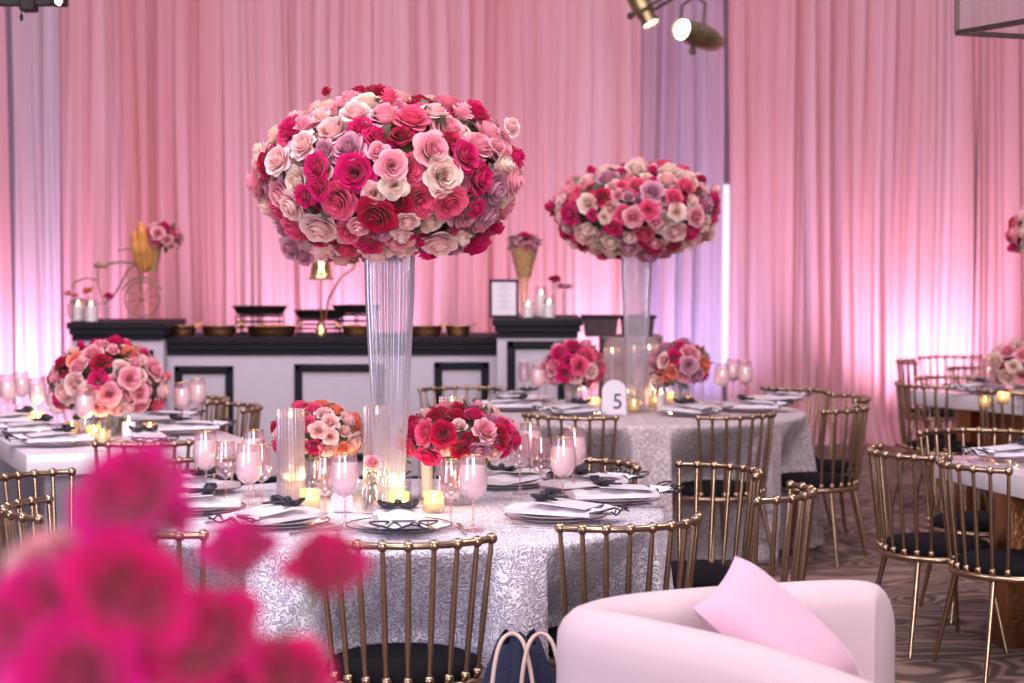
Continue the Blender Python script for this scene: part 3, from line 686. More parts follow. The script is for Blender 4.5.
def setting_meshes():
    D = {}
    D['glass'] = MB().lathe([(.005, .004), (.10, .004), (.125, .006), (.165, .014), (.168, .016), (.160, .013), (.12, .008), (.005, .008)], 48).mesh('charger', M['plate_glass'], 50)
    D['edge'] = MB().tube([(.167 * math.cos(2 * PI * i / 48), .167 * math.sin(2 * PI * i / 48),   .0165) for i in range(48)], .0015, 6, closed=True).mesh('black_rim', M['ink'], 60)
    D['plate'] = MB().lathe([(.005, 0), (.08, 0), (.13, .010), (.133, .012), (.125, .010), (.08, .004), (.005, .004)], 40).mesh('plate', M['porcelain'], 60)
    def nf(x, y):
        return .010 + .010 * math.cos(x * 26) * (1 - abs(y) / .14) + .004 * math.sin(y * 60 + x * 20)
    mb = MB()
    NU, NV = 20, 26
    top = lambda u, v: ((u - .5) * .15, (v - .5) * .30, .012 + nf((u - .5) * .15, (v - .5) * .30) * math.sin(PI * min(max(u, .03), .97)) ** .5)
    bot = lambda u, v: ((u - .5) * .15, (v - .5) * .30, .002)
    mb.grid(NU, NV, top); mb.grid(NU, NV, lambda u, v: bot(1 - u, v))
    for e in (0, 1):
        mb.grid(1, NV, lambda u, v, e=e: (top(e, v)[0], top(e, v)[1], .002 + (top(e, v)[2] - .002) * u))
        mb.grid(1, NU, lambda u, v, e=e: (top(v, e)[0], top(v, e)[1], .002 + (top(v, e)[2] - .002) * u))
    # the loose folded end
    mb.grid(14, 8, lambda u, v: (-.075 + .15 * u, -.15 - .075 * v, .014 + .014 * math.sin(u * 9 + v * 2) * (1 - .5 * v) + .004))
    D['napkin'] = mb.mesh('napkin', M['napkin'], 0)
    for p in D['napkin'].polygons: p.use_smooth = True
    ed = MB()
    ed.tube([(-.075 + .15 * i / 14, -.226, .018 + .014 * math.sin(9 * i / 14 + 2) * .5) for i in range(15)], .0032, 6)
    ed.tube([(-.077, -.15 - .075 * i / 6, .018) for i in range(7)], .0022, 6); ed.tube([(.077, -.15 - .075 * i / 6, .020) for i in range(7)], .0022, 6)
    for s in (-1, 1):
        ed.tube([(s * (.075 + .030 * math.sin(a)), -.185 - .026 * (1 - math.cos(a)), .016 + .022 * math.sin(a / 2)) for a in [2 * PI * i / 16 for i in range(17)]], .0028, 6); ed.tube([(s * .02 * i / 4 + s * .01, -.228, .020 + .012 * math.sin(PI * i / 8)) for i in range(9)], .0028, 6)
    D['edging'] = ed.mesh('edging', M['ribbon'], 60)
    D['card'] = MB().box(-.072, .072, -.135, .060, 0, .0022, Matrix.Translation((0, .0, .036)) @ Matrix.Rotation(R(4), 4, 'X')).mesh('card', M['card'], 0)
    bw = MB()
    for s in (-1, 1):
        for w_ in (-.010, -.003, .004, .011):
            bw.tube([(s * .062 * math.sin(a / 2) ** .8, w_ + .010 * math.sin(a), .006 + .013 * (1 - math.cos(a)) * .5 + (.010 if a > PI else 0) * math.sin(a - PI) * -1) for a in [2 * PI * i / 16 for i in range(17)]], .0042, 6)
            bw.tube([(0, w_, .006), (s * .028, w_ - .030, .004), (s * .046, w_ - .058, .003)], .0036, 6)
    bw.ball((0, 0, .012), .013, 10)
    D['bow'] = bw.mesh('bow', M['ribbon'], 60)
    fk = MB(); fk.tube([(0, -.10, .004), (0, -.02, .004), (0, .03, .007)], [.0045, .003, .0025], 8)
    fk.box(-.011, .011, .03, .055, .004, .007, b=.001)
    for i in range(4): fk.box(-.011 + .0062 * i, -.0078 + .0062 * i, .053, .10, .004, .006)
    D['fork'] = fk.mesh('fork', M['steel'], 40)
    D['knife'] = MB().tube([(0, -.11, .004), (0, -.01, .005)], [.005, .0045], 8).prism([(-.006, -.01), (.005, -.01), (.008, .05), (.004, .105), (-.006, .115)], .002, .005).mesh('knife', M['steel'], 40)
    return D
SM = setting_meshes()
def setting(px, py, ctr, label, grp, cutlery=True, rot=None, plate=True, p=None):
    p = at(px, py, z=TZ + .004) if p is None else Vector((*p, TZ + .004)); d = (Vector((ctr[0], ctr[1])) - p.xy) if ctr else Vector((0, 1)); a = math.atan2(d.y, d.x) - PI / 2 if rot is None else rot
    g = 'charger plates on ' + grp
    t = thing('charger_plate', 'clear charger with black rim, ' + label, 'plate', tuple(p), a, g)
    ob('plate_body', SM['glass'], t); ob('black_rim', SM['edge'], t)
    def off(x, y, z): return (p.x + x * math.cos(a) - y * math.sin(a), p.y + x * math.sin(a) + y * math.cos(a), p.z + z)
    tag(ob('dinner_plate', SM['plate'], None, off(0, 0, .0085), (0, 0, a)), 'white plate under napkin, ' + label, 'plate', 'dinner plates on ' + grp)
    n = thing('napkin', 'black-edged white napkin and bow, ' + label, 'napkin', off(0, 0, .0195), a, 'napkins on ' + grp)
    ob('cloth', SM['napkin'], n); ob('edging', SM['edging'], n); ob('ribbon_bow', SM['bow'], n, (0, .045, .046))
    tag(ob('menu_card', SM['card'], None, off(0, 0, .0195), (0, 0, a)), 'white card under black bow, ' + label, 'card', 'menu cards on ' + grp)
    if cutlery:
        tag(ob('fork', SM['fork'], None, off(-.195, -.03, 0), (0, 0, a)), 'silver fork of the setting ' + label, 'fork', 'forks on ' + grp)
        tag(ob('knife', SM['knife'], None, off(.195, -.03, 0), (0, 0, a)), 'silver knife of the setting ' + label, 'knife', 'knives on ' + grp)
c1 = (T1.x, T1.y); c2 = (T2.x, T2.y)
setting(399, 529, c1, 'front centre of the lace table', 'the lace table')
setting(556, 519, c1, 'before the chair behind the sofa', 'the lace table')
setting(612, 502, c1, 'nearest the right rim of the lace table', 'the lace table')
setting(584, 490, c1, 'behind the rim setting at the lace table right', 'the lace table')
setting(508, 486, c1, 'right behind the crimson bouquet', 'the lace table', False)
setting(278, 525, c1, 'below the left taper candle', 'the lace table')
setting(196, 511, c1, 'between the pink goblets and the blurred roses', 'the lace table')
setting(196, 491, c1, 'at the far left rim of the lace table', 'the lace table', False)
for px, py, l in ((515, 410, 'at the left of table 5'), (575, 415, 'before the bright pink bouquet on table 5'), (690, 415, 'before the mauve bouquet on table 5'), (750, 411, 'front right of table 5'), (775, 402, 'rightmost on table 5'), (525, 401, 'far left rim of table 5')):
    setting(px, py, c2, l, 'table 5', False)
def lt(u, v): return (-2.10 + .924 * u - .383 * v, 8.40 + .383 * u + .924 * v)
for u, v, l, r in ((.2, .38, 'nearest the corner of the far left slab table', R(-67.5)), (.2, .98, 'second along the left edge slab table', R(-67.5)), (.2, 1.55, 'third along the left edge slab table', R(-67.5)),
                   (.87, .75, 'right side of the far left slab table, near end', R(112.5)), (.87, 1.4, 'right side of the far left slab table, second', R(112.5)), (.56, .2, 'at the near end of the far left slab table', R(22.5))):
    setting(0, 0, None, l, 'the far left table', False, r, p=lt(u, v))
def rt(a, b): return (1.82 + .25 * a + .97 * b, 8.37 - .97 * a + .25 * b)
setting(0, 0, None, 'at the corner of the near right slab table', 'the right tables', True, R(-75), p=rt(.25, .26))
setting(0, 0, None, 'second along the near right slab table', 'the right tables', True, R(-75), p=rt(.85, .26))
setting(0, 0, None, 'on the far right slab table by its corner', 'the right tables', False, R(-60), p=(2.93, 12.2))
setting(0, 0, None, 'on the far right slab table nearer us', 'the right tables', False, R(-60), p=(3.2, 11.7))

# ------------------------------------------------------------------ candles
FL = MB().lathe([(.0, 0), (.0045, .004), (.006, .012), (.004, .022), (.0, .034)], 12).mesh('flame', M['flame'], 60)
WK = MB().tube([(0, 0, 0), (0, 0, .008)], .001, 6).mesh('wick', M['ink'])
VG = MB().lathe([(.004, 0), (.032, 0), (.034, .004), (.034, .068), (.031, .068), (.031, .012), (.004, .012)], 48, ribs=24, amp=.06).mesh('votive_cup', M['gold_glass'], 60)
VW = MB().lathe([(.004, .013), (.027, .013), (.027, .034), (.004, .032)], 20).mesh('wax', M['wax_warm'])
def votive(px, py, label, grp, p=None, lit=False):
    p = at(px, py, z=TZ + .002) if p is None else Vector(p)
    t = thing('votive_candle', label, 'candle', tuple(p), 0, grp)
    ob('glass_cup', VG, t); wx = ob('wax', VW, t); ob('flame', FL, wx, (0, 0, .036))
    if lit:
        d = bpy.data.lights.new('candle_glow', 'POINT'); d.energy = 1.2; d.color = (1, .64, .26); d.shadow_soft_size = .012
        l = bpy.data.objects.new('candle_glow', d); C.objects.link(l); l.parent = t; l.location = (0, 0, .085)
g = 'votive candles on the lace table'
for px, py, l in ((310, 509, 'amber votive at the foot of the left candle cylinder'), (399, 512, 'amber votive just right of the single-rose bud vase'), (434, 512, 'amber votive before the crimson bouquet vase'),
                  (343, 500, 'amber votive glowing behind the full goblet')):
    votive(px, py, l, g, lit=True)
g = 'votive candles on table 5'
for px, py, l in ((594, 410, 'amber votive left of the table number card'), (655, 408, 'amber votive right of the table number card'), (672, 404, 'amber votive under the mauve bouquet'), (688, 407, 'amber votive before the mauve bouquet vase'), (634, 412, 'amber votive closest to the table number card')):
    votive(px, py, l, g, lit=(px in (594, 672)))
g = 'votive candles on the far left table'
for px, py, l in ((94, 440, 'amber votive beside the white pillar candle, left'), (38, 425, 'amber votive among the leftmost goblets'), (72, 436, 'amber votive under the far left bouquet'), (150, 437, 'amber votive right of the white pillar candle'), (103, 445, 'amber votive closest to us on the slab table')):
    votive(px, py, l, g, lit=(px in (94, 38)))
g = 'votive candles on the far right table'
votive(985, 408, 'amber votive left of the blush bouquet at the right edge', g); votive(1003, 404, 'amber votive beneath the blush bouquet at the right edge', g, lit=True)

def pillar(px, py, r, h, label, grp, glass=True, warm=False, z=TZ):
    p = at(px, py, z=z + .002)
    t = thing('pillar_candle', label, 'candle', tuple(p), 0, grp)
    ob('wax', MB().lathe([(.003, .004), (r, .004), (r, h), (r * .85, h + .002), (.003, h - .006)], 28).mesh('pillar', M['wax_warm' if warm else 'wax'], 60), t)
    ob('flame', FL, t, (0, 0, h - .002))
    if glass: ob('glass_sleeve', MB().lathe([(.004, 0), (r + .012, 0), (r + .012, h + .035)], 32, cap=False).mesh('sleeve', M['glass'], 60), t)
g = 'pillar candles in glass sleeves'
pillar(129, 443, .030, .095, 'short white pillar candle standing before the far left bouquet', g, False)
pillar(427, 498, .020, .13, 'warm glowing pillar candle left of the crimson bouquet vase', g, True, True)
pillar(661, 412, .024, .10, 'pale pillar candle between the card and mauve bouquet', g)
pillar(648, 405, .022, .16, 'glowing pillar candle behind the goblet on table 5', g, True, True)

HC = MB().lathe([(.004, 0), (.046, 0), (.046, .33), (.043, .33), (.043, .006), (.004, .006)], 132, ribs=22, amp=.12).mesh('hurricane', M['rim_glass'], 60)
TP = MB().lathe([(.003, .09), (.0105, .09), (.0095, .29), (.003, .295)], 16).mesh('taper', M['wax'], 60)
HD = MB().lathe([(.003, .0), (.028, .0), (.028, .004), (.005, .008), (.005, .066), (.012, .068), (.0125, .10), (.003, .10)], 20).mesh('holder', M['brass'], 60)
def hurricane(px, py, l1, l2, grp, candle=True, sc_=1.):
    p = at(px, py, z=TZ + .002)
    tag(ob('hurricane_cylinder', HC, None, tuple(p), (0, 0, 0), sc_), l1, 'candle cylinder', 'ribbed candle cylinders')
    t = thing('taper_candle', l2, 'candle', (p.x, p.y, p.z + .007), 0, 'white taper candles')
    ob('candle_holder', HD, t); wx = ob('wax', TP, t); ob('flame', FL, wx, (0, 0, .292))
hurricane(291, 504, 'ribbed glass cylinder at the left of the lace table', 'lit white taper in a brass holder, left cylinder', g)
hurricane(377, 499, 'ribbed glass cylinder directly before the tall vase', 'white taper inside the cylinder before the tall vase', g)
hurricane(612, 405, 'ribbed glass cylinder behind the table number card', 'lit taper inside the cylinder behind the number card', g)
hurricane(634, 402, 'ribbed glass cylinder at the foot of the far tall vase, left', 'lit taper at the foot of the far tall vase, left', g)
hurricane(649, 400, 'ribbed glass cylinder at the foot of the far tall vase, right', 'lit taper at the foot of the far tall vase, right', g)
hurricane(452, 484, 'ribbed glass cylinder showing its rim over the crimson bouquet', 'taper hidden behind the crimson bouquet', g)
# bud vase with single rose
def budvase(px, py, col, label, lr, bx=0.):
    p = at(px, py, z=TZ + .002)
    t = thing('bud_vase', label, 'vase', tuple(p), 0, 'bud vases on the lace table')
    ob('glass_body', MB().lathe([(.004, 0), (.027, 0), (.028, .01), (.028, .075), (.020, .09), (.022, .10)], 28, cap=False).mesh('bud', M['glass'], 60), t)
    ob('water', MB().lathe([(.004, .006), (.025, .006), (.025, .05), (.004, .05)], 20).mesh('w', M['water']), t)
    f = thing('single_rose', lr, 'flower', (p.x, p.y, p.z + .008), 0, 'single roses in bud vases')
    ob('stem', MB().tube([(-.015, 0, 0), (.002, 0, .07), (.010 + bx, -.005, .135)], .0024, 6).mesh('s', M['stem']), f)
    put_rose(f, (.010 + bx, -.005, .158), (.1, -.75, .75), .034, col, 3, random.Random(px), 'bloom')
    lf = MB(); leaf_fn(lf, (0, 0, .08), (1, -.3, .6), .035, .018); leaf_fn(lf, (.008, 0, .128), (-1, -.3, -.4), .022, .012); leaf_fn(lf, (.010, 0, .130), (1, -.5, -.5), .022, .012)
    ob('foliage', lf.mesh('leaf', M['leaf'], 0), f)
budvase(370, 513, 'light', 'small clear bud vase left of the front votives', 'single pale pink rose in the front bud vase')
budvase(404, 500, 'blush', 'small clear bud vase behind the front votive', 'single blush rose behind the front votive')
# arched cards
def arch_card(p, w, h, label, cat, num=None, a=0.):
    t = thing('arched_card', label, cat, tuple(p), a)
    poly = [(-w / 2, 0), (w / 2, 0), (w / 2, h * .68)] + [(w / 2 * math.cos(x), h * .68 + h * .32 * math.sin(x)) for x in [PI * i / 12 for i in range(1, 12)]] + [(-w / 2, h * .68)]
    ob('panel', MB().prism(poly, -.002, .002, Matrix.Rotation(R(90), 4, 'X')).mesh('arch', M['card'], 0), t)
    ob('stand', MB().box(-w * .4, w * .4, -.004, .035, 0, .006, b=.001).mesh('st', M['white'], 20), t)
    if num:
        cu = bpy.data.curves.new('numeral', 'FONT'); cu.body = num; cu.size = h * .62; cu.extrude = .0008; cu.align_x = 'CENTER'
        cu.materials.append(M['ink'])
        tmp = bpy.data.objects.new('tmp', cu); C.objects.link(tmp); bpy.context.view_layer.update()
        me = bpy.data.meshes.new_from_object(tmp.evaluated_get(bpy.context.evaluated_depsgraph_get())); bpy.data.objects.remove(tmp)
        ob('numeral', me, t, (w * .14, -.0032, h * .18), (R(90), 0, 0))
    return t
arch_card(at(614, 415, z=TZ + .003), .135, .19, 'arched white card with the number 5', 'table number', '5', R(12))
arch_card(at(342, 512, z=TZ + .003), .072, .072, 'small arched white card in front of the peach bouquet', 'card', None, 0)

# ------------------------------------------------------------------ the bar
YB = 13.2
def cap_prof(mb, x0, x1, y0, y1, z):
    mb.box(x0 - .03, x1 + .03, y0 - .05, y1, z - .045, z, b=.006); mb.box(x0 - .015, x1 + .015, y0 - .035, y1, z - .085, z - .047, b=.004); mb.box(x0, x1, y0 - .015, y1, z - .125, z - .087, b=.003)
def bar_unit(px0, px1, ytop, yb, dep, label, frames, ztop=None):
    s = F / yb; x0 = (px0 - CX) / s; x1 = (px1 - CX) / s; z = 1.625 - (ytop - HOR) / s
    t = thing('bar_counter', label, 'bar counter', ((x0 + x1) / 2, yb, 0), 0, 'white bar counters with black trim')
    hw = (x1 - x0) / 2
    ob('body', MB().box(-hw, hw, 0, dep, 0, z - .12, b=.003).mesh('body', M['white'], 20), t)
    mb = MB(); cap_prof(mb, -hw, hw, 0, dep, z); ob('countertop', mb.mesh('cap', M['black'], 20), t)
    ob('plinth', MB().box(-hw - .01, hw + .01, -.012, dep, 0, .12, b=.004).mesh('pl', M['black'], 20), t)
    for (f0, f1, fy) in frames:
        a = (f0 - CX) / s - (x0 + x1) / 2; b = (f1 - CX) / s - (x0 + x1) / 2; zt = 1.625 - (fy - HOR) / s; zb = .22
        fm = MB()
        for k, (th, dy) in enumerate(((.055, .016), (.03, .028))):
            g_ = 0.0 if k == 0 else .012
            fm.box(a + g_, b - g_, -dy, 0, zt - th - g_, zt - g_, b=.003).box(a + g_, b - g_, -dy, 0, zb + g_, zb + th + g_, b=.003).box(a + g_, a + th + g_, -dy, 0, zb + g_, zt - g_, b=.003).box(b - th - g_, b - g_, -dy, 0, zb + g_, zt - g_, b=.003)
        ob('panel_molding', fm.mesh('mold', M['black'], 20), t)
    return z
zl = bar_unit(72, 163, 322, YB - .1, .75, 'raised left end of the white bar under the wire bicycle', [(88, 153, 350)])
zm = bar_unit(164, 497, 337, YB + .05, .8, 'long middle stretch of the white bar carrying the copper pans', [(174, 233, 366), (294, 384, 364), (434, 489, 362)])
zr = bar_unit(497, 578, 319, YB - .3, 1.0, 'raised right end of the white bar under the framed sign', [(507, 566, 341)])
SB = F / YB
def bp(px, z, y=YB + .3): return Vector(((px - CX) * y / F, y, z))
# dark draped service table right of the bar
p0 = bp(602, 0, 13.4); p1 = bp(664, 0, 13.4); zt = 1.625 - (337 - HOR) * 13.4 / F
st = thing('service_table', 'taupe draped service table right of the bar behind the far tall vase', 'table', ((p0.x + p1.x) / 2, 13.4, 0))
hw = (p1.x - p0.x) / 2
def dr(u, v):
    a = u * 2 * PI; cxx = abs(math.cos(a)) ** .3 * (1 if math.cos(a) > 0 else -1); sx = abs(math.sin(a)) ** .3 * (1 if math.sin(a) > 0 else -1)
    k = 1 + .05 * (1 - v) * math.sin(a * 22)
    return (cxx * hw * k, .3 + sx * .3 * k, zt * v)
ob('drape', MB().grid(140, 6, dr, closed=True).mesh('drape', M['beige'], 0), st)
ob('tabletop', MB().box(-hw, hw, 0, .6, zt - .01, zt, b=.004).mesh('ttop', M['beige'], 30), st)
for (a, b, l) in ((583, 618, 'dark wooden bin leaning at the left on the taupe service table'), (621, 654, 'dark wooden bin at the right on the taupe service table')):
    q0 = bp(a, 0, 13.5); q1 = bp(b, 0, 13.5); h_ = .135
    t = thing('serving_bin', l, 'bin', ((q0.x + q1.x) / 2, 13.55, zt + .002), 0, 'dark bins on the service table'); hw2 = (q1.x - q0.x) / 2
    ob('bin_body', MB().prism([(-hw2 * .86, 0), (hw2 * .86, 0), (hw2, h_), (-hw2, h_)], -.14, .14, Matrix.Rotation(R(90), 4, 'X')).mesh('bin', M['wenge'], 20), t)
    rm = MB(); rm.box(-hw2 - .01, hw2 + .01, -.15, -.135, h_ - .012, h_ + .008).box(-hw2 - .01, hw2 + .01, .135, .15, h_ - .012, h_ + .008).box(-hw2 - .01, -hw2 + .008, -.15, .15, h_ - .012, h_ + .008).box(hw2 - .008, hw2 + .01, -.15, .15, h_ - .012, h_ + .008)
    ob('rim', rm.mesh('rim', M['black_pan'], 20), t)

# copper trays, black pans, riser racks, heat lamp
def tray(px0, px1, py, label, food=False):
    y = YB + .25; a = (px0 - CX) * y / F; b = (px1 - CX) * y / F; r = (b - a) / 2
    t = thing('copper_pan', label, 'pan', ((a + b) / 2, y, zm + .003), 0, 'round copper pans along the bar')
    ob('pan_body', MB().lathe([(.01, 0), (r * .86, 0), (r * .98, .03), (r, .062), (r * 1.04, .066), (r * .97, .06), (r * .84, .012), (.01, .012)], 36, Matrix.Diagonal((1, .62, 1, 1))).mesh('pan', M['copper'], 50), t)
    for s in (-1, 1):
        ob('handle', MB().tube([(s * r, -.04, .055), (s * (r + .045), -.03, .085), (s * (r + .045), .03, .085), (s * r, .04, .055)], .006, 8).mesh('h', M['copper']), t)
    if food:
        mb = MB(); rnd = random.Random(px0)
        for _ in range(30):
            a_ = rnd.uniform(0, 6.28); q = rnd.uniform(0, r * .8); mb.ball((q * math.cos(a_), q * math.sin(a_) * .6, .05 + rnd.uniform(0, .012)), .018, 8)
        ob('food', mb.mesh('food', M['bread'], 60), t)['kind'] = 'stuff'
tray(166, 196, 0, 'round copper pan against the raised left bar end'); tray(202, 236, 0, 'round copper pan second from the left bar end')
tray(247, 296, 0, 'wide shallow copper pan of food under the left black tray', True); tray(342, 372, 0, 'copper pan of food beside the near tall vase', True)
tray(408, 442, 0, 'round copper pan right of the tall vase'); tray(446, 470, 0, 'small round copper pan before the raised right bar end')
def riser(px0, px1, pyt, label, lab2):
    y = YB + .45; a = (px0 - CX) * y / F; b = (px1 - CX) * y / F; hw = (b - a) / 2; zt_ = 1.625 - (pyt - HOR) * y / F
    h_ = zt_ - .055 - zm
    t = thing('wire_riser', label, 'stand', ((a + b) / 2, y, zm + .002), 0, 'black wire risers on the bar')
    mb = MB()
    for k in range(4): 
        z = .01 + (h_ - .02) * k / 3; mb.tube([(-hw * .9, -.12, z), (hw * .9, -.12, z), (hw * .9, .12, z), (-hw * .9, .12, z)], .0045, 6, closed=True)
    for sx in (-.9, 0, .9):
        for sy in (-.12, .12): mb.tube([(sx * hw, sy, 0), (sx * hw, sy, h_)], .005, 6)
    ob('wire_frame', mb.mesh('riser', M['black_pan']), t)
    t2 = tag(ob('black_tray', MB().lathe([(.01, 0), (hw * .95, 0), (hw * 1.12, .05), (hw * 1.18, .053), (hw * 1.12, .06), (hw * .93, .01), (.01, .01)], 40, Matrix.Diagonal((1, .6, 1, 1))).mesh('btray', M['black_pan'], 50), None, ((a + b) / 2, y, zm + h_ + .004)), lab2, 'tray', 'oval black trays on risers')
riser(236, 284, 307, 'left black wire riser on the bar', 'oval black tray on the left riser'); riser(297, 344, 311, 'middle black wire riser on the bar below the heat lamp', 'oval black tray on the middle riser, set lower')
riser(335, 378, 306, 'right black wire riser partly behind the tall vase', 'oval black tray on the right riser behind the tall vase')
hl = thing('heat_lamp', 'brass heat lamp with a bell shade below the rose ball', 'lamp', (*bp(321, 0, YB + .25).xy, zm + .002))
ob('base', MB().lathe([(.01, 0), (.045, 0), (.047, .02), (.035, .05), (.02, .075), (.01, .09)], 24).mesh('hb', M['brass'], 60), hl)
ob('pole', MB().tube([(0, 0, .08), (0, 0, .40)], .006, 8).mesh('hp', M['copper']), hl)
ob('shade', MB().lathe([(.012, .52), (.06, .51), (.070, .46), (.074, .41), (.090, .39), (.086, .385), (.068, .40), (.06, .48), (.012, .50)], 28).mesh('hs', M['brass'], 50), hl)
ob('gooseneck', MB().tube([(.02, .02, .08), (.05, .03, .25), (.13, .04, .40), (.22, .05, .46), (.25, .05, .56)], .0075, 8).mesh('hn', M['copper']), hl)
ob('horn', MB().lathe([(.03, 0), (.05, .04), (.075, .12), (.08, .16)], 20, Matrix.Translation((.235, .05, .50)) @ Matrix.Rotation(R(-20), 4, 'Y'), cap=False).mesh('hh', M['brass']), hl)

# framed sign
sx = bp(504, 0, YB - .05)
sg = thing('framed_sign', 'black framed white sign standing on the raised right bar end', 'sign', (sx.x, sx.y, zr + .002))
wS, hS = 29 / SB, 38 / SB
ob('backing', MB().box(-wS / 2, wS / 2, 0, .01, 0, hS).mesh('sb', M['card'], 0), sg)
fm = MB(); k_ = .016
fm.box(-wS / 2, wS / 2, -.008, .012, 0, k_, b=.002).box(-wS / 2, wS / 2, -.008, .012, hS - k_, hS, b=.002).box(-wS / 2, -wS / 2 + k_, -.008, .012, 0, hS, b=.002).box(wS / 2 - k_, wS / 2, -.008, .012, 0, hS, b=.002)
ob('frame', fm.mesh('sf', M['black'], 20), sg)
ln = MB()
for k, wl in enumerate((.06, .09, .05, .08, .04, .08, .05, .07)): ln.box(-wl / 2, wl / 2, -.0025, 0, hS * .84 - k * hS * .085, hS * .84 - k * hS * .085 + .005)
ob('lettering', ln.mesh('sl', M['greyink'], 0), sg)

# wire bicycle planter
def s2(px, py, y=YB + .15): q = at(px, py, y=y); return q
bo = s2(142, 322); bk = thing('wire_bicycle_planter', 'antique gold wire bicycle planter on the raised left bar end', 'planter', (bo.x, bo.y, zl + .002))
def L(px, py, dy=0.): q = s2(px, py) - Vector((bo.x, bo.y, zl + .002)); return Vector((q.x, dy, q.z))
wh = MB(); c_ = L(142, 299); r_ = 17.5 / F * (YB + .15); c_.z = max(c_.z, r_ + .006)
wh.tube([c_ + Vector((r_ * math.cos(a), 0, r_ * math.sin(a))) for a in [2 * PI * i / 36 for i in range(36)]], .006, 8, closed=True); wh.ball(c_, .014, 10)
ob('front_wheel', wh.mesh('wh', M['ironwire'], 60), bk)
spk = MB(); [spk.tube([c_, c_ + Vector((r_ * math.cos(a), 0, r_ * math.sin(a)))], .003, 6) for a in [PI * i / 4 + .2 for i in range(8)]]
ob('spokes', spk.mesh('spk', M['ironwire']), bk)
for s in (-.07, .07):
    w2 = MB(); c2_ = L(80, 306, s); rr_ = .07; c2_.z = rr_ + .006
    w2.tube([c2_ + Vector((rr_ * math.cos(a), 0, rr_ * math.sin(a))) for a in [2 * PI * i / 28 for i in range(28)]], .005, 8, closed=True)
    for i in range(6): w2.tube([c2_, c2_ + Vector((rr_ * math.cos(i * PI / 3), 0, rr_ * math.sin(i * PI / 3)))], .0025, 6)
    ob('rear_wheel', w2.mesh('w2', M['ironwire'], 60), bk)
fr = MB()
fr.tube([L(98, 267), L(108, 264), L(120, 262), L(137, 263)], .008, 8); fr.tube([L(137, 263), L(128, 270), L(120, 285), L(112, 298), L(104, 303)], .007, 8)
fr.tube([L(98, 267), L(98, 285), L(104, 303), L(80, 306)], .006, 8); fr.tube([L(134, 263), L(139, 270), c_], .006, 8); fr.tube([L(143, 270), c_], .004, 8)
fr.tube([L(72, 288), L(75, 282), L(85, 278), L(98, 280)], .006, 8)
ob('frame', fr.mesh('bfr', M['ironwire'], 60), bk)
ob('fender', MB().tube([c_ + Vector((1.22 * r_ * math.cos(a), 0, 1.22 * r_ * math.sin(a))) for a in [R(25 + 130 * i / 16) for i in range(17)]], .007, 8).mesh('fen', M['ironwire'], 60), bk)
ob('handlebar', MB().tube([L(118, 250), L(128, 249), L(136, 252), L(137, 263)], .006, 8).mesh('hb2', M['ironwire'], 60), bk)
ob('saddle', MB().tube([L(94, 266), L(98, 265), L(108, 267)], [.012, .02, .008], 8).mesh('sad', M['ironwire'], 60), bk)
bkp = L(150, 272)
ob('basket', MB().lathe([(.045, 0), (.06, .05), (.075, .13), (.08, .17)], 24, Matrix.Translation(bkp), cap=False).mesh('bask', M['basket'], 50), bk)
bw_ = Vector((bo.x, bo.y, zl)) + bkp
for i, (dx, dy, tx, h_) in enumerate(((-.075, -.075, -.26, .30), (-.03, -.085, -.12, .36), (-.01, -.06, .02, .28))):
    b_p = bw_ + Vector((dx * .6, dy, .012)); tp = b_p + Vector((tx * h_ * .6, 0, h_ * .92))
    pts = [b_p.lerp(tp, k / 8) for k in range(9)]
    o = ob('baguette', MB().tube([p_ - b_p for p_ in pts], [.010, .030, .037, .039, .040, .039, .037, .028, .010], 12).mesh('bag', M['bread'], 60), None, b_p)
    tag(o, ('golden baguette leaning left in the bicycle basket', 'tallest golden baguette in the bicycle basket', 'shortest outer baguette in the bicycle basket')[i], 'bread', 'baguettes in the bicycle basket')
fb = thing('rose_bouquet', 'small pink bouquet in the bicycle basket beside the bread', 'floral arrangement', tuple(bw_ + Vector((.08, 0, .24))), 0)
rose_cloud(fb, .13, .085, 26, 61, (('light', 4), ('mid', 2), ('hot', 2), ('blush', 3)), .025, .045, zmin=-.6)
# jars and candles by the bicycle
def jar(px, ztop, r, y, z0, label, cat_, group, flower=None, wax=True):
    p = bp(px, z0 + .002, y); h_ = ztop
    t = thing('glass_jar', label, 'candle jar' if wax else 'vase', tuple(p), 0, group)
    ob('glass_body', MB().lathe([(.004, 0), (r, 0), (r, h_)], 28, cap=False).mesh('jar', M['glass'], 60), t)
    if wax: 
        ob('wax', MB().lathe([(.003, .004), (r * .9, .004), (r * .9, h_ * .72), (.003, h_ * .7)], 20).mesh('jw', M['wax'], 60), t); ob('flame', FL, t, (0, 0, h_ * .72))
    if flower:
        rnd = random.Random(px)
        ob('stem', MB().tube([(0, 0, .01), (0, 0, h_ + .01)], .003, 6).mesh('js', M['stem']), t)
        for i in range(3): put_rose(t, (rnd.uniform(-.03, .03), rnd.uniform(-.02, .02), h_ + .02 + rnd.uniform(0, .02)), (rnd.uniform(-.4, .4), -.5, 1), .030, flower, rnd.choice((0, 1)), rnd, 'bloom')
gj = 'candle jars on the bar'
jar(78, .15, .042, YB + .02, zl, 'leftmost clear candle jar by the bicycle', '', gj); jar(91, .145, .050, YB - .06, zl, 'wide clear candle jar in front of the bicycle rear wheels', '', gj)
jar(72, .15, .02, YB + .15, zl, 'slim vase of pale blooms at the bar far end', '', 'bud vases on the bar', 'light', False); jar(88, .17, .02, YB + .12, zl, 'slim vase of coral blooms behind the candle jars', '', 'bud vases on the bar', 'coral', False)
jar(106, .15, .025, YB + .0, zl, 'slim vase of hot pink blooms right of the candle jars', '', 'bud vases on the bar', 'hot', False)
yb2 = YB + .05
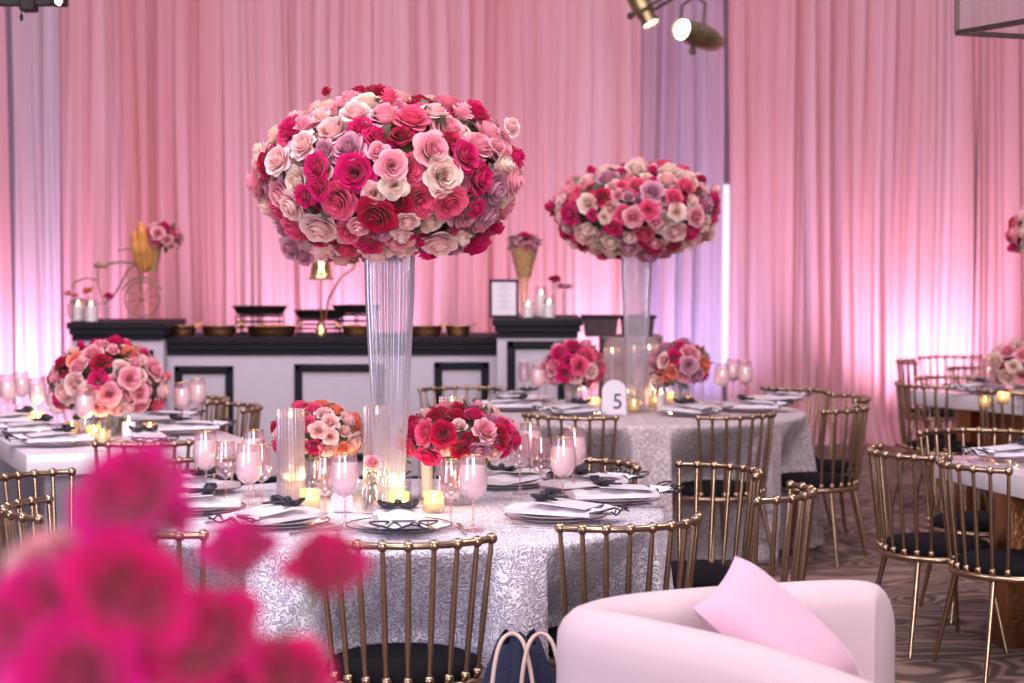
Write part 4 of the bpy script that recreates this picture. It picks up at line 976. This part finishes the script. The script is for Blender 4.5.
jar(528, .11, .042, yb2 - .1, zr, 'small candle jar right of the framed sign', '', gj); jar(541, .21, .045, yb2 + .1, zr, 'tall candle jar among the cluster right of the framed sign', '', gj); jar(549, .13, .045, yb2 - .15, zr, 'short candle jar at the front of the cluster by the sign', '', gj)
jar(553, .23, .022, yb2 + .1, zr, 'slim vase with red blooms in the cluster by the sign', '', 'bud vases on the bar', 'red', False); jar(564, .18, .02, yb2, zr, 'slim vase with pale blooms at the right end of the bar', '', 'bud vases on the bar', 'mauve', False)
# wicker urn with flowers on glass pedestal
up = bp(524, zr + .002, yb2 + .25)
ur = thing('flower_stand', 'glass pedestal holding a straw cone of flowers behind the framed sign', 'flower stand', tuple(up))
ob('pedestal', MB().lathe([(.05, 0), (.05, .01), (.02, .03), (.028, .16), (.04, .26)], 24).mesh('ped2', M['gold_glass'], 60), ur)
ob('cone_basket', MB().lathe([(.045, .26), (.06, .32), (.09, .44), (.095, .47)], 24, cap=False).mesh('cone', M['basket'], 50), ur)
u2 = thing('rose_bouquet', 'small bouquet with a hot pink rose in the straw cone behind the sign', 'floral arrangement', (up.x, up.y, up.z + .50), 0)
rose_cloud(u2, .09, .06, 16, 63, (('hot', 2), ('mauve', 2), ('light', 2)), .03, .045, zmin=-.5)
lf = MB()
for i in range(16): leaf_fn(lf, (0, 0, 0), (math.cos(i * 2.4), math.sin(i * 2.4), .5 * math.sin(i)), .14, .04, i)
ob('greenery', lf.mesh('gr', M['leaf'], 0), u2)

# ------------------------------------------------------------------ lamps overhead
def spotlight(px, py, y, label, yaw, lit=True, s=1.):
    p = at(px, py, y=y); t = thing('stage_spotlight', label, 'spotlight', tuple(p), R(yaw), 'stage spotlights above the drapes')
    rotm = Matrix.Rotation(R(90), 4, 'Y')
    ob('housing', MB().lathe([(.13 * s, 0), (.135 * s, .02), (.12 * s, .05), (.15 * s, .12), (.155 * s, .22), (.14 * s, .34), (.09 * s, .44), (.03 * s, .48)], 28, rotm, cap=False).mesh('hs', M['spot_body'], 50), t)
    ob('lens', MB().lathe([(.003, .012), (.12 * s, .014), (.12 * s, .02), (.003, .022)], 28, rotm).mesh('lens', M['lamp'], 60), t)
    ob('yoke', MB().tube([(.2 * s, -.17 * s, 0), (.2 * s, -.17 * s, .2), (.2 * s, 0, .26), (.2 * s, .17 * s, .2), (.2 * s, .17 * s, 0)], .012, 8).mesh('yk', M['bronze']), t)
    ob('drop_pole', MB().tube([(.2 * s, 0, .26), (.2 * s, 0, 2.2)], .018, 8).mesh('dp', M['bronze']), t)
    ob('focus_knob', MB().tube([(.26 * s, 0, -.13 * s), (.26 * s, 0, -.20 * s)], .016, 8).ball((.26 * s, 0, -.21 * s), .028, 8).mesh('fk', M['bronze']), t)
    return t
M['spot_body'] = pbr('aged_brass_housing', (.30, .24, .12), .35, .8, var=.5, scale=8)
sl = spotlight(681, 29, 13.5, 'brass stage spotlight pointing toward us with its bright lens', -35, s=.58)
sl.rotation_euler = (0, R(8), R(48))
s2l = spotlight(651, 24, 14.2, 'pale stage spotlight aimed down, left of the brass one', 200, s=.5); s2l.rotation_euler = (0, R(-62), R(160))
#
# ceiling track at the top left
tk = thing('ceiling_fixture', 'dark iron fixture with small amber bulb at the top left', 'light fixture', tuple(at(30, 2, y=9.0)))
ob('bar_frame', MB().box(-.32, .10, -.03, .03, -.018, .05, b=.005).box(-.04, .03, -.05, .05, -.045, .02, b=.01).box(.10, .17, -.04, .04, -.02, .06, b=.01).mesh('tf', M['black_pan'], 20), tk)
ob('support_rod', MB().tube([(0, 0, .03), (0, 0, 1.6)], .012, 8).mesh('tr', M['black_pan']), tk)
ob('bulb', MB().ball((.14, -.03, .0), .02, 10).mesh('tb', M['lamp'], 60), tk)
ob('pull_cord', MB().tube([(-.04, 0, -.03), (-.04, 0, -.06)], .003, 6).ball((-.04, 0, -.07), .009, 8, (1, 1, 2)).mesh('tc', M['black_pan']), tk)
# hanging lantern frame at the top right
lc = at(957, 33, y=8.0); lt_ = thing('pendant_lantern', 'dark bronze box lantern hanging at the top right', 'pendant lamp', tuple(lc), 0)
ea = Vector((.40, -.92, 0)); eb = Vector((.92, .40, 0)); A_, B_, HH = .9, .9, .7
cs = [Vector((0, 0, 0)), ea * A_, ea * A_ + eb * B_, eb * B_]
mb = MB(); q_ = Vector((0, 0, HH))
for i in range(4):
    for a_, b2 in ((cs[i], cs[(i + 1) % 4]), (cs[i] + q_, cs[(i + 1) % 4] + q_), (cs[i], cs[i] + q_)): mb.tube([a_, b2], .014, 4)
ob('frame', mb.mesh('lf', M['bronze'], 0), lt_)
pn = MB()
for i in range(4): pn.add([cs[i], cs[(i + 1) % 4], cs[(i + 1) % 4] + q_, cs[i] + q_], [(0, 1, 2, 3)])
ob('side_glass', pn.mesh('lp', M['pane'], 0), lt_)
cc = (cs[0] + cs[2]) / 2
ob('hanging_rod', MB().tube([cc + q_, cc + q_ + Vector((0, 0, 1.2))], .012, 8).tube([cs[0] + q_, cs[2] + q_], .01, 6).tube([cs[1] + q_, cs[3] + q_], .01, 6).mesh('lr', M['bronze']), lt_)

# ------------------------------------------------------------------ sofa
def catmull(P, n):
    out = []
    for i in range(len(P) - 1):
        p0 = P[max(0, i - 1)]; p1 = P[i]; p2 = P[i + 1]; p3 = P[min(len(P) - 1, i + 2)]
        for k in range(n):
            t = k / n; out.append(tuple(.5 * ((2 * b) + (-a + c) * t + (2 * a - 5 * b + 4 * c - d) * t * t + (-a + 3 * b - 3 * c + d) * t ** 3) for a, b, c, d in zip(p0, p1, p2, p3)))
    out.append(tuple(P[-1])); return out
so = thing('sofa', 'pale pink curved-back sofa in the lower right, seen from behind', 'sofa', (.62, 4.6, 0))
path = catmull([(1.02, 3.93, .64), (.77, 4.19, .70), (.53, 4.41, .745), (.30, 4.60, .765), (.195, 4.79, .76), (.34, 4.99, .755), (.66, 5.10, .76), (.92, 5.12, .765), (1.00, 5.10, .73)], 8)
th_ = .085
def wall_back(pts):
    mb = MB(); L_ = len(pts); prof_n = 22; vs = []; fs = []
    for i, (x, y, zt_) in enumerate(pts):
        a = Vector(pts[max(0, i - 1)][:2]); b = Vector(pts[min(L_ - 1, i + 1)][:2]); t = (b - a).normalized(); nn = Vector((-t.y, t.x))
        u = i / (L_ - 1); e = min(1, min(u, 1 - u) / .085); e = math.sqrt(max(0, 1 - (1 - e) ** 2)); th = th_ * max(.12, e ** .7)
        for k in range(prof_n):
            f = k / (prof_n - 1)
            if f < .3: q = f / .3; off = -th; z = .12 + (zt_ - th - .12) * q
            elif f < .7: q = (f - .3) / .4 * PI; off = -th * math.cos(q); z = zt_ - th + th * math.sin(q)
            else: q = (f - .7) / .3; off = th; z = zt_ - th - (zt_ - th - .12) * q
            # outward bulge of the padded back
            vs.append((x + nn.x * off - .62, y + nn.y * off - 4.6, z - (1 - max(.12, e)) * .17 * max(0, min(1, (z - .2) / .3))))
    for i in range(L_ - 1):
        for k in range(prof_n - 1): fs.append((i * prof_n + k, (i + 1) * prof_n + k, (i + 1) * prof_n + k + 1, i * prof_n + k + 1))
        fs.append((i * prof_n + prof_n - 1, (i + 1) * prof_n + prof_n - 1, (i + 1) * prof_n, i * prof_n))
    fs.append(tuple(range(prof_n))); fs.append(tuple(reversed(range((L_ - 1) * prof_n, L_ * prof_n))))
    return mb.add(vs, fs)
ob('backrest', wall_back(path).mesh('bk', M['sofa'], 60), so)
inner = [(x - .62, y - 4.6) for x, y, z in path[2:-1]]
ob('seat', MB().prism(inner, .14, .42).mesh('seat', M['sofa'], 30), so)
seam = MB().tube([(x - .62, y - 4.6, z - .17) for x, y, z in [(p[0] + (0), p[1], p[2]) for p in path[4:30]]], .002, 6)
for i, (x, y) in enumerate(((.35, -.75), (-.25, .05), (.0, .38), (.34, .42))): ob('leg', MB().lathe([(.018, 0), (.028, .14)], 14, Matrix.Translation((x * .9, y * .9, 0))).mesh('sleg', M['bronze']), so)
# cushion
A = Vector((.572, 4.97, .855)); B = Vector((.44, 4.72, .765)); D_ = Vector((.86, 4.73, .60))
e1_ = B - A; e2_ = D_ - A; nrm = e1_.cross(e2_).normalized()
ctr = A + (e1_ + e2_) / 2
def cush(sgn):
    def fn(u, v):
        uu, vv = u * 2 - 1, v * 2 - 1
        pin = 1 - .07 * (1 - uu * uu) * abs(vv) ** 3 - 0; pin2 = 1 - .07 * (1 - vv * vv) * abs(uu) ** 3
        th = .072 * max(0, (1 - uu ** 4)) ** .6 * max(0, (1 - vv ** 4)) ** .6 + .004 * math.sin(uu * 7 + vv * 5) * (1 - uu * uu) * (1 - vv * vv)
        return tuple(e1_ / 2 * uu * pin2 + e2_ / 2 * vv * pin + nrm * sgn * th)
    return fn
mb = MB().grid(20, 20, cush(1)); mb.grid(20, 20, lambda u, v: cush(-1)(1 - u, v))
cu_ = ob('cushion', mb.mesh('cushion', M['pillow'], 0), None, ctr)
for p in cu_.data.polygons: p.use_smooth = True
tag(cu_, 'pointed pink cushion leaning inside the curved sofa back', 'cushion')

# bag hung on chair
bgt = thing('handbag', 'navy cloth bag with beige straps between the chair and the sofa', 'bag', (.020, 5.41, 0))
def bagf(u, v):
    a = u * 2 * PI; z = v; r = .112 * (math.sin(PI * min(.98, .10 + z * .86)) ** .45) * (1 + .10 * math.sin(5 * a + z * 4) + .05 * math.sin(11 * a - z * 6))
    return (r * math.cos(a) * 1.05, r * math.sin(a) * .75, z * .56 + .02 * math.sin(3 * a) * z)
ob('bag_body', MB().grid(64, 24, bagf, closed=True).mesh('bag', M['navy'], 0), bgt)
for dx in (-.035, .045):
    ob('strap', MB().tube(catmull([(dx - .045, -.095, .26), (dx - .04, -.105, .44), (dx - .02, -.08, .55), (dx + .015, -.04, .575), (dx + .05, -.06, .545), (dx + .075, -.10, .42), (dx + .08, -.095, .28)], 6), .006, 8).mesh('strap', M['strap'], 60), bgt)
